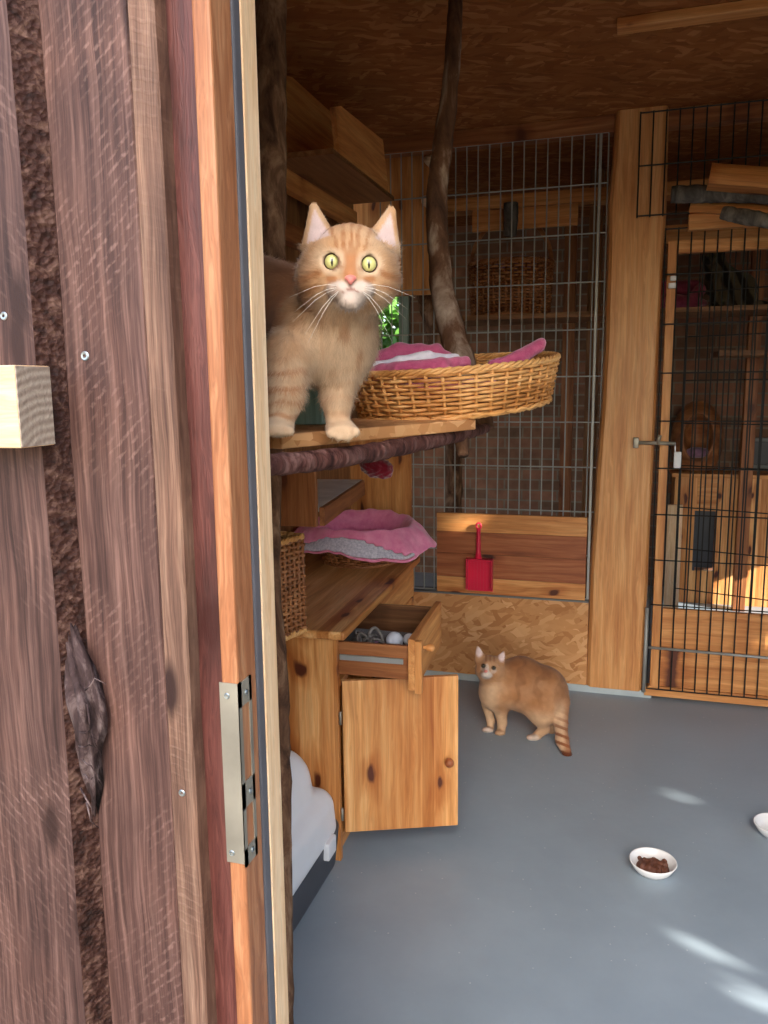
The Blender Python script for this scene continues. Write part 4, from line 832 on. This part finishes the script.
# wicker hamper panel hung at cabinet side
def hamper():
    e1 = PX(277, 542, -.87); P0 = D(277.5, 641, 1.9); P1 = D(305, 628, 1.99); T0 = D(277.5, 541, 1.9); T1 = D(304, 522, 1.99)
    zb_, zt2 = P0.z, T0.z; ax = V((P1.x-P0.x, P1.y-P0.y, 0)); Lx = ax.length; ax.normalize(); nx = V((ax.y, -ax.x, 0)); h = zt2-zb_
    root = thing('wicker_hamper', 'tall brown wicker box hanging at the near end of the cabinet', 'basket', P0)
    mb = MB(); n = 9; dep = .14
    loop = []
    def pt(s, o):
        per = [Lx, dep, Lx, dep]; q = P0.copy(); q.z = 0
        if s < Lx: return q+ax*s+nx*o
        s -= Lx
        if s < dep: return q+ax*Lx-nx*s+ax*o
        s -= dep
        if s < Lx: return q+ax*(Lx-s)-nx*dep-nx*o
        s -= Lx; return q-nx*(dep-s)-ax*o
    tot = 2*(Lx+dep); rows = 18; st = 28
    for j in range(rows):
        pts = []
        for i in range(st*4):
            s = tot*i/(st*4); p = pt(s, .004*math.cos(math.pi*i/4+math.pi*j)); p.z = zb_+h*(j+.5)/rows; pts.append(p)
        mb.tube(pts, .0046, 5, closed=True)
    mb.build('weave', M['wickerdark'], root, None, True)
    mb = MB()
    for i in range(st): p = pt(tot*i/st, 0); mb.tube([(p.x, p.y, zb_), (p.x, p.y, zt2)], .0045, 6)
    mb.build('stakes', M['wickerdark'], root, None, True)
    for z in (zb_, zt2): 
        mb = MB()
        for q in range(2): mb.tube([pt(tot*i/96, .004*math.cos(i*1.4+q*3.14))+V((0, 0, z+.004*math.sin(i*1.4+q*3.14))) for i in range(96)], .0055, 6, closed=True)
        mb.build('rim', M['wicker'], root, None, True)
    for s_ in (.25, .75): q = pt(Lx+dep+Lx*s_, 0); MB().tube([(q.x, q.y, zt2), (q.x-.005, 2.055, zt2-.06), (q.x-.005, 2.1, .719)], .003, 6).build('hook', M['steel'], root, smooth=True)
    mb = MB(); c4 = [pt(s, 0)+V((0, 0, zb_)) for s in (0, Lx, Lx+dep, 2*Lx+dep-1e-6)]; mb.add(c4+[p+V((0, 0, .006)) for p in c4], [(3, 2, 1, 0), (4, 5, 6, 7)]+[(i, (i+1) % 4, (i+1) % 4+4, i+4) for i in range(4)]); mb.build('basket_base', M['wickerdark'], root)
hamper()
# shelf with white top + upright (under the perch)
su = thing('wall_cabinet', 'pine wall unit with white-topped shelf under the perch', 'shelf', (-1.1, 2.4, .95))
a_, b_ = D(318, 508, 2.35), D(360, 479, 2.9)
zsh = 1.035
q0, q1 = PZ(320, 507, zsh), PZ(361, 480, zsh)
board('white_shelf', ((q0.x-.13), q0.y, zsh-.009), ((q1.x-.13), q1.y, zsh-.009), (0, 0, 1), .26, .018, M['whitepaint'], su)
d_ = (q1-q0); d_.z = 0; d_.normalize(); board('front_rail', q0+V((.006, 0, -.03)), q1+V((.006, 0, -.03)), (d_.y, -d_.x, 0), .058, .018, M['pinebrown'], su)
board('end_panel', V((q0.x-.125, q0.y-.012, zsh+.12)), V((q0.x-.125, q0.y-.012, zsh-.06)), (0, 1, 0), .24, .02, M['pinebrown'], su).location
# crimson thing
def rose():
    root_pts = D(376, 467, 1.5); B, o = frame(376, 467, 1.5); W = B.to_4x4(); W.translation = o; m = 1.5/F
    def fn(P):
        d = ell(P, np.array([0, 0, 0]), np.array([13*m, 11*m, 12*m])); d = smin(d, ell(P, np.array([9*m, -3*m, 2*m]), np.array([8*m, 9*m, 8*m])), .006); d = smin(d, ell(P, np.array([-9*m, 3*m, 1*m]), np.array([7*m, 8*m, 8*m])), .006)
        return d+.0016*np.sin(P[..., 0]*330+np.sin(P[..., 1]*260)*2)*np.sin(P[..., 1]*300+P[..., 2]*200)
    v, q = polyg(fn, (-.05, -.04, -.04), (.05, .04, .04), .0016); rt = thing('cloth_flower', 'crumpled crimson cloth flower hanging under the bark branch', 'toy', o)
    mob('petals', v, q, M['redcloth'], rt, W, True); MB().tube([D(376, 460, 1.5), D(378, 452, 1.46), D(380, 446, 1.4)], .0015, 5).build('cord', M['redcloth'], rt, smooth=True)
rose()
# green plank behind cat legs
gc = D(304, 420, 1.43); gp = abox('green_block', (gc.x-.04, gc.x+.04), (gc.y-.012, gc.y+.012), (ZP+.001, ZP+.11), M['greenwood'], None, 'Z'); tag(gp, 'grey-green ribbed block seen between the big cat\'s front legs', 'block')
# ------------------------------------------------------------------ litter box
def litter():
    cxy = PZ(293, 935, 0); far = PZ(333, 853, 0); yn, yf = 1.46, 2.03; xr = -.765; xl_ = xr-.40
    root = thing('litter_box', 'white hooded litter box beside the pine cabinet', 'litter box', ((xr+xl_)/2, (yn+yf)/2, 0))
    cx, cy = (xr+xl_)/2, (yn+yf)/2; hx, hy = (xr-xl_)/2, (yf-yn)/2
    def rb(P, h, z0, z1, r, tap): 
        s = 1-tap*np.clip((P[..., 2]-z0)/(z1-z0), 0, 1); q = np.stack([abs(P[..., 0]-cx)-h[0]*s+r, abs(P[..., 1]-cy)-h[1]*s+r, abs(P[..., 2]-(z0+z1)/2)-(z1-z0)/2+r], -1); return np.linalg.norm(np.maximum(q, 0), axis=-1)+np.minimum(q.max(-1), 0)-r
    v, q = polyg(lambda P: rb(P, (hx-.012, hy-.0), 0, .16, .03, -.07), (xl_-.05, yn-.05, -.03), (xr+.06, yf+.06, .22), .006); mob('tray', v, q, M['darkplastic'], root, None, True)
    fnh = lambda P: smin(np.minimum(rb(P, (hx-.03, hy-.01), .16, .415, .09, .14), 9), rb(P, (hx+.006, hy+.004), .11, .27, .05, .05), .015)
    v, q = polyg(fnh, (xl_-.05, yn-.05, .08), (xr+.06, yf+.06, .5), .006); mob('hood', v, q, M['white'], root, None, True)
    for yy in (yn+.1, yf-.1): MB().box((xr-.004, yy-.03, .1), (xr+.014, yy+.03, .15), 0, .004).build('clip', M['white'], root)
litter()
# ------------------------------------------------------------------ dustpan + pine board on the ledge
lb = thing('ledge_board', 'pine board of four planks standing behind the red dustpan', 'board', (-.5, Yb-.03, .429))
bx0, bx1 = PY(437, 590, Yb-.03).x, -.162
zt1 = PY(500, 514.5, Yb-.03).z
for k, (f0, f1, mm) in enumerate(((0, .2, 'pine'), (.2, .5, 'pinered'), (.5, .77, 'pinered'), (.77, 1, 'pine'))):
    abox('plank', (bx0, bx1), (Yb-.032, Yb-.012), (.429+(zt1-.429)*f0, .429+(zt1-.429)*f1-.0008), M[mm], lb, 'Xz', .001)
def dustpan():
    Y = Yb-.037; a = PY(467.5, 590, Y); b = PY(493, 590, Y); zt = PY(479, 557, Y).z; zb = a.z; x0, x1 = a.x, b.x; xm = PY(479, 540, Y).x; ztop = PY(479, 523, Y).z
    root = thing('dustpan', 'red plastic dustpan hanging on the pine board', 'dustpan', (xm, Y, zb)); n = 14; t_ = .004
    vs, fs = [], []; prof = [(x0+.004, zb, 0), (x0, zt-.03, .0), (x0+.004, zt-.006, 0), (x1-.004, zt-.006, 0), (x1, zt-.03, 0), (x1-.004, zb, 0)]
    mb = MB().box((x0, Y-.004, zb), (x1, Y, zt-.004), 0, .0015).box((x0, Y-.045, zb+.012), (x0+.004, Y, zt-.004), 0, .001).box((x1-.004, Y-.045, zb+.012), (x1, Y, zt-.004), 0, .001).box((x0, Y-.045, zt-.010), (x1, Y, zt-.004), 0, .002)
    for k in range(7): xx = x0+(x1-x0)*(k+1)/8; mb.box((xx-.0015, Y-.006, zb+.004), (xx+.0015, Y-.004, zt-.02))
    mb.build('pan', M['redplastic'], root)
    mb = MB().tube([(xm, Y-.014, zt-.006), (xm, Y-.014, zt+.03), (xm, Y-.012, ztop-.04), (xm, Y-.012, ztop-.022)], [.017, .011, .0095, .010], 12); pts = [(xm+.011*math.cos(2*math.pi*i/20), Y-.012, ztop-.012+.013*math.sin(2*math.pi*i/20)) for i in range(20)]; mb.tube(pts, .0045, 8, closed=True); mb.build('handle', M['redplastic'], root, smooth=True)
    MB().tube([(xm, Y+.004, ztop-.004), (xm, Y-.02, ztop-.004)], .003, 8).build('hook', M['steel'], root)
dustpan()
# ------------------------------------------------------------------ bowls
def bowl(loc, label, rx=.066, food=False, fl=None):
    root = thing('food_bowl', label, 'bowl', loc, 'cat bowls on the grey floor'); pr = [(.0, .004), (.036, .004), (.05, .014), (.0615, .031), (.064, .0345), (.066, .0345), (.0665, .032), (.055, .012), (.044, .0), (.0, .0)]; N = 48; vs = []; fs = []
    for r, z in pr: vs += [(loc[0]+max(r, .0003)*math.cos(2*math.pi*k/N), loc[1]+max(r, .0003)*math.sin(2*math.pi*k/N), z) for k in range(N)]
    for i in range(len(pr)-1): fs += [(i*N+k, (i+1)*N+k, (i+1)*N+(k+1) % N, i*N+(k+1) % N)[::-1] for k in range(N)]
    mob('dish', vs, fs, M['ceramic'], root, None, True)
bw = PZ(652.5, 871, 0); bowl(bw, 'round white bowl with brown food in the middle of the floor'); b2 = PZ(776, 834, 0); bowl(b2, 'white bowl cut off by the right edge of the view')
def food():
    g = np.random.default_rng(3); c = [(g.uniform(-.036, .036), g.uniform(-.034, .03), g.uniform(.014, .026), g.uniform(.007, .012)) for _ in range(60)]
    def fn(P):
        d = ell(P, np.array([0, -.002, .012]), np.array([.046, .04, .014]))
        for x, y, z, r in c: d = smin(d, np.linalg.norm(P-np.array([x, y, z]), axis=-1)-r*.75, .003)
        return smax(d, .0045-P[..., 2], .001)
    v, q = polyg(fn, (-.06, -.055, -.0), (.06, .05, .045), .002); o = mob('cat_food', v, q, M['food'], None, Matrix.Translation(bw), True); tag(o, 'brown chunky cat food heaped in the white bowl', 'cat food', kind='stuff')
food()
# ------------------------------------------------------------------ branch shelves at upper right
sh = thing('branch_shelf', 'two grey branches carrying half-log planks at upper right', 'shelf', (.5, 3.2, 2.0))
log('grey_branch', [D(671, 195, 3.15), D(700, 194, 3.12), D(735, 194, 3.08), D(800, 197, 3.0)], [.032, .034, .033, .03], M['branchgrey'], sh, 14, .15, 10, 21)
log('grey_branch', [D(722, 213, 2.95), D(740, 216, 2.92), D(775, 222, 2.86), D(810, 227, 2.8)], [.024, .028, .026, .025], M['branchgrey'], sh, 14, .2, 10, 23)
def halflog(name, a, b, w, h, mat, parent):
    a, b = V(a), V(b); x = (b-a).normalized(); z = V((0, 0, 1)); y = z.cross(x).normalized(); z = x.cross(y); n = 12; pf_ = [(-w/2, 0)]+[(-w/2*math.cos(math.pi*k/n)*1.0, h*(.25+.75*math.sin(math.pi*k/n))) for k in range(n+1)]+[(w/2, 0)]; Lg = (b-a).length
    vs = [(sx*Lg/2, p, q) for sx in (-1, 1) for p, q in pf_]; m_ = len(pf_); fs = [tuple(range(m_)), tuple(range(m_, 2*m_))[::-1]]+[(i, i+m_, (i+1) % m_+m_, (i+1) % m_) for i in range(m_)]
    W = Matrix(((x.x, y.x, z.x, 0), (x.y, y.y, z.y, 0), (x.z, y.z, z.z, 0), (0, 0, 0, 1))); W.translation = (a+b)/2; return mob(name, vs, fs, mat, parent, W)
halflog('half_log', D(707, 187, 3.02), D(830, 197, 2.9), .12, .085, M['pine'], sh)
halflog('half_log', D(690, 214, 3.2), D(830, 222, 3.0), .1, .05, M['pine'], sh)
abox('wall_cleat', (.2, 1.2), (Yb-.13, Yb-.085), (2.0, 2.06), M['pine'], sh, 'X')
# ------------------------------------------------------------------ rear room
ra = struct(abox('wall_divider_planks', (-1.35, PY(446, 200, 3.92).x), (3.92, 3.95), (1.84, ZC), M['pine'], None, 'Z')); ra.name = 'wall_rear_planks'
for i, (px, py) in enumerate(((434, 165), (431, 205))):
    p = PY(px, py, 3.92); lp = log('peg', [p+V((0, .0, 0)), p+V((0, -.05, 0)), p+V((0, -.1, 0))], [.024, .024, .024], M['pinepale'], None, 14, .05, 3)
    tag(lp, ('upper', 'lower')[i]+' round log peg on the plank wall behind the mesh', 'peg')
hb2z = PY(578, 206, 4.14).z
bmz = abox('rear_beam', (-1.3, 2.3), (4.12, 4.24), (hb2z+.013, hb2z+.075), M['pine'], None, 'X'); tag(bmz, 'long horizontal beam behind the grey mesh, above hanging basket', 'beam')
hb = PY(472, 232, 4.14); hb2 = PY(578, 206, 4.14); o = abox('pale_board', (hb.x, hb2.x), (4.14, 4.16), (hb.z, hb2.z+.012), M['pine'], None, 'X'); tag(o, 'pale board below the horizontal beam behind the mesh', 'board')
o = log('hanging_log', [PY(511, 203, 4.06), PY(511, 220, 4.06), PY(510, 236, 4.06)], [.035, .036, .03], M['branchgrey'], None, 14, .12, 5); tag(o, 'short dark log hanging in front of the pale board', 'log')
def hbasket():
    c = PY(510, 316, 4.35); root = thing('handled_basket', 'brown wicker basket with tall handle on the shelf behind the mesh', 'basket', c); W = Matrix.Translation(c)
    wicker(root, W, .20, .15, .26, .08, 16, 40, .006, .006, 'wickerdark')
    MB().tube([c+V((.21*math.cos(a), 0, .26+.24*math.sin(a))) for a in [math.pi*i/16 for i in range(17)]], .012, 8).build('handle', M['wickerdark'], root, smooth=True)
    o = blob('mauve_cushion', [('e', (522, 266, 4.38), (26, 10, 18))], M['mauve'], None, 522, 266, 4.38, (-.22, -.12, -.22), (.22, .12, .22), .008); tag(o, 'mauve cushion lying in the handled basket', 'cushion')
    s_ = abox('rear_shelf', (c.x-.35, .05), (4.18, 4.6), (c.z-.03, c.z-.004), M['pineold'], None, 'X'); tag(s_, 'brown shelf board carrying the handled basket behind the mesh', 'shelf')
hbasket()
for i, (x_, y_, lab) in enumerate(((-.2, 4.55, 'pine upright behind the mesh beside the live-edge post'), (-.36, 5.0, 'brown upright to the right of the handled basket'))):
    o = abox('rear_post', (x_-.035, x_+.035), (y_-.035, y_+.035), (0, ZC), M['pineold' if i == 0 else 'pinebrown'], None, 'Z'); tag(o, lab, 'post')
o = log('bark_log', [PZ(452, 560, 0)*0+V((PY(453, 500, 4.1).x, 4.1, 0)), V((PY(453, 500, 4.1).x, 4.1, .6)), V((PY(451, 440, 4.1).x, 4.1, 1.2)), V((PY(425, 300, 4.1).x, 4.1, 1.9))], [.05, .048, .045, .05], M['bark'], None, 16, .15, 14, 31); tag(o, 'upright bark log behind the mesh below the perch end', 'log')
# behind the gate
rc = thing('rear_cabinet', 'pine cupboard with square cat hole behind the black gate', 'cabinet', (.65, 5.5, 0))
Yk = 5.35; x0 = PY(672, 550, Yk).x; x1 = 1.3; hxa, hxb = PY(695, 540, Yk).x, PY(715.5, 540, Yk).x; hza, hzb = PY(705, 571, Yk).z, PY(705, 511, Yk).z; zt = PY(720, 478, Yk).z
abox('front_panel', (x0, hxa), (Yk, Yk+.02), (0, zt), M['pinelam'], rc, 'Z'); abox('front_panel', (hxb, x1), (Yk, Yk+.02), (0, zt), M['pinelam'], rc, 'Z')
abox('front_panel', (hxa, hxb), (Yk, Yk+.02), (0, hza), M['pinelam'], rc, 'Z'); abox('front_panel', (hxa, hxb), (Yk, Yk+.02), (hzb, zt), M['pinelam'], rc, 'X')
abox('cupboard_top', (x0-.02, x1), (Yk-.02, 5.74), (zt, zt+.025), M['pine'], rc, 'X'); abox('side_panel', (x0, x0+.02), (Yk+.02, 5.74), (0, zt), M['pine'], rc, 'Z')
abox('hole_frame', (hxa-.01, hxa+.004), (Yk-.008, Yk), (hza, hzb), M['darkplastic'], rc, 'Z'); abox('hole_flap', (hxa, hxb), (Yk+.10, Yk+.11), (hza, hzb), M['darkplastic'], rc, 'Z')
o = abox('sun_pale_strip', (PY(666, 550, 5.0).x, PY(681, 550, 5.0).x), (5.0, 5.03), (0, PY(670, 505, 5.0).z), M['pinepale'], None, 'Z'); tag(o, 'pine strip painted pale as sunlit, standing beside the cupboard behind the gate', 'board')  # pale wood colour stands in for sunlight on this upright
def cave():
    c = PY(698, 430, 5.5); root = thing('cat_cave', 'dark oval cat cave with pink cushion on the rear cupboard', 'cat bed', (c.x, 5.5, zt+.026)); z0_ = zt+.027
    B = Matrix.Identity(3)
    def fn(P):
        d = ell(P, np.array([c.x, 5.55, z0_+.2]), np.array([.16, .14, .25])); d = smax(d, -ell(P, np.array([c.x+.0, 5.42, z0_+.22]), np.array([.085, .14, .15])), .01); return smax(d, z0_-P[..., 2], .005)
    v, q = polyg(fn, (c.x-.25, 5.38, z0_-.03), (c.x+.25, 5.72, z0_+.5), .01); mob('shell', v, q, M['wickerdark'], root, None, True)
    v, q = polyg(lambda P: ell(P, np.array([c.x, 5.47, z0_+.12]), np.array([.075, .05, .035])), (c.x-.1, 5.4, z0_+.05), (c.x+.1, 5.54, z0_+.18), .006); mob('cushion_pad', v, q, M['mauve'], root, None, True)
cave()
o = thing('wall_box', 'grey framed box on the brick wall behind the gate', 'box', (PY(758, 453, 5.72).x, 5.72, 1.0)); xx = PY(758, 453, 5.72).x; zc = PY(758, 453, 5.72).z
mb = MB()
for a in ((xx-.1, xx-.075, zc-.1, zc+.1), (xx+.075, xx+.1, zc-.1, zc+.1), (xx-.075, xx+.075, zc-.1, zc-.075), (xx-.075, xx+.075, zc+.075, zc+.1)): mb.box((a[0], 5.7, a[2]), (a[1], 5.745, a[3]), 0, .004)
mb.build('frame', M['grey'], o); abox('box_panel', (xx-.075, xx+.075), (5.725, 5.745), (zc-.075, zc+.075), M['darkplastic'], o)
# shelf with pink bed and tabby behind the gate
Ys = 4.45; zs2 = PY(700, 307, Ys).z; xs0 = PY(678, 300, Ys).x
o = abox('tabby_shelf', (xs0-.25, 1.4), (Ys-.02, Ys+.4), (zs2-.025, zs2), M['pineold'], None, 'X'); tag(o, 'brown shelf board under the pink bed behind the gate', 'shelf')
o = blob('pink_bed', [('c', (668, 302, 4.6), (694, 303, 4.52), 9, 6), ('c', (690, 303, 4.52), (700, 290, 4.55), 6, 6), ('c', (660, 290, 4.75), (694, 288, 4.75), 9, 8), ('e', (680, 303, 4.66), (26, 7, 24))], M['pink'], None, 685, 300, 4.6, (-.28, -.1, -.25), (.22, .12, .2), .008); tag(o, 'pink cat bed on the shelf behind the gate', 'cat bed')
def tabby():
    B, o = frame(722, 280, 4.58); W = B.to_4x4(); W.translation = o; s = SDF(B, o); L = lambda x, y, d: s.L(D(x, y, d)); m = lambda p: p*4.58/F
    root = thing('cat', 'dark grey tabby cat sitting in the shade behind the gate', 'cat', D(728, 308, 4.58))
    def fn(P):
        K = lambda a, b, r1, r2: cone(P, L(*a), L(*b), m(r1), m(r2)); d = ell(P, L(713, 257, 4.55), np.array([m(10.5), m(9.5), m(11)])); d = smin(d, ell(P, L(709, 261, 4.51), np.array([m(5), m(4), m(6)])), .02)
        for a, b in (((707, 250, 4.55), (705.5, 241, 4.55)), ((718, 250, 4.57), (720.5, 241, 4.57))): d = smin(d, K(a, b, 4.3, .8), .015)
        d = smin(d, K((715, 264, 4.57), (722, 284, 4.58), 10, 15), .03); d = smin(d, K((722, 282, 4.58), (738, 290, 4.6), 15, 18), .04)
        for x, dd in ((714, 4.53), (721, 4.55)): d = smin(d, K((x+2, 285, dd), (x, 303, dd), 6, 3.6), .02); d = smin(d, ell(P, L(x-1, 305, dd-.02), np.array([m(4.6), m(2.8), m(6)])), .01)
        d = smin(d, ell(P, L(742, 299, 4.56), np.array([m(13), m(9), m(12)])), .03); d = smin(d, K((752, 303, 4.6), (766, 304, 4.55), 4, 3), .02); return d
    v, q = polyg(fn, (-.2, -.2, -.2), (.32, .28, .2), .008); X = fnoise(v, 12, 1); st = np.sin(v[:, 0]*70+v[:, 1]*25+X*2.5); c = lerp(np.tile(L_(104, 94, 76), (len(v), 1)), L_(40, 34, 28), sstep(0, .7, st)); mob('body', v, q, M['fur'], root, W, True, None, c)
    for x, y in ((708, 256), (716, 256)): eyeball(root, W, L(x, y, 4.465), m(1.7), np.array(s.L(C0))-L(x, y, 4.47), (130, 130, 70), .4, .7)
tabby()
fr = thing('door_2', None, None, (.5, 4.3, 0), kind='structure')
xf = PY(684, 300, 4.3).x; zf = PY(720, 236, 4.3).z; abox('frame_top', (xf-.1, 1.5), (4.27, 4.33), (zf-.03, zf+.06), M['pine'], fr, 'X'); abox('frame_stile', (1.4, 1.46), (4.27, 4.33), (0, zf-.03), M['pine'], fr, 'Z')
o = abox('rear_post', (PY(757, 280, 5.22).x-.03, PY(757, 280, 5.22).x+.04), (5.21, 5.28), (0, ZC), M['pinebrown'], None, 'Z'); tag(o, 'brown post behind the grey tabby cat', 'post')
o = abox('rear_table', (.45, 2.3), (4.75, 5.2), (PY(740, 350, 4.75).z-.03, PY(740, 350, 4.75).z), M['pineold'], None, 'X'); tag(o, 'dim grey-brown shelf board below the tabby cat behind the gate', 'shelf')
# ------------------------------------------------------------------ light
sdir = np.array([-.85, .35, -.38]); sdir = sdir/np.linalg.norm(sdir)
spots = [(PZ(685, 797, 0), .05), (PZ(685, 941, 0), .04), (PZ(692, 1004, 0), .04), (PZ(748, 966, 0), .03), (PZ(766, 1003, 0), .05), (PY(452, 524, Yb), .05), (PY(462, 532, Yb), .03), (D(394, 514, 3.0), .04), (D(396, 522, 3.0), .03), (PY(755, 640, Yb), .06), (PY(768, 665, Yb), .05), (PY(760, 560, 5.35), .05),
         (PY(142, 25, .755), .03), (PY(95, 40, .755), .02), (PY(150, 425, .755), .015), (PY(60, 180, .74), .015)]
avoid = [(np.array(p), sdir, r*.45+.03) for p, r in spots]  # gaps cut in the added leaves so sun reaches the chosen spots
tc = np.array((2.0, .8, 1.3))-sdir*3.6; tr = thing('sun_blocker_tree', 'added unseen tree outside, right of the cabin doorway', 'sun_blocker_tree', (tc[0], tc[1], -.06))  # added unseen foliage that blocks the sun except through cut gaps
va, fa = leaves('x', 52000, (2.3+3.4*.855, 1.6-3.4*.352, 1.3+3.4*.382), (.9, 2.7, 1.9), .065, avoid=avoid); vb, fb = leaves('x', 36000, (1.7+3.4*.855, -.25-3.4*.352, 1.3+3.4*.382), (.8, 1.3, 1.8), .065, avoid=avoid)
mob('foliage', np.concatenate([va, vb]), np.concatenate([fa, fb+len(va)]), M['leaf'], tr)
log('trunk', [(tc[0], tc[1], -.06), (tc[0]+.1, tc[1], 1.0), (tc[0], tc[1]+.05, 2.0), (tc[0], tc[1], 3.0)], [.16, .13, .12, .07], M['bark'], tr, 14, .15, 8)
sl = bpy.data.lights.new('sun', 'SUN'); sl.energy = 9; sl.angle = math.radians(.4); sl.color = (1, .93, .82); so = bpy.data.objects.new('sun', sl); COL.objects.link(so)
so.rotation_euler = V(tuple(sdir)).to_track_quat('-Z', 'Y').to_euler()
w = bpy.data.worlds.new('sky'); SC.world = w; w.use_nodes = True; nt = w.node_tree; bg = nt.nodes['Background']
sk = nt.nodes.new('ShaderNodeTexSky'); sk.sky_type = 'NISHITA'; sk.sun_disc = False; sk.sun_elevation = math.radians(40); sk.sun_rotation = math.radians(170); sk.air_density = 1.0; sk.dust_density = 2.0; nt.links.new(sk.outputs[0], bg.inputs[0]); bg.inputs[1].default_value = .3
vs_ = SC.view_settings; vs_.view_transform = 'Standard'; vs_.look = 'None'; vs_.gamma = 1; vs_.use_curve_mapping = False; vs_.exposure = .78
SC.cycles.max_bounces = 8; SC.cycles.diffuse_bounces = 5; SC.cycles.sample_clamp_indirect = 6
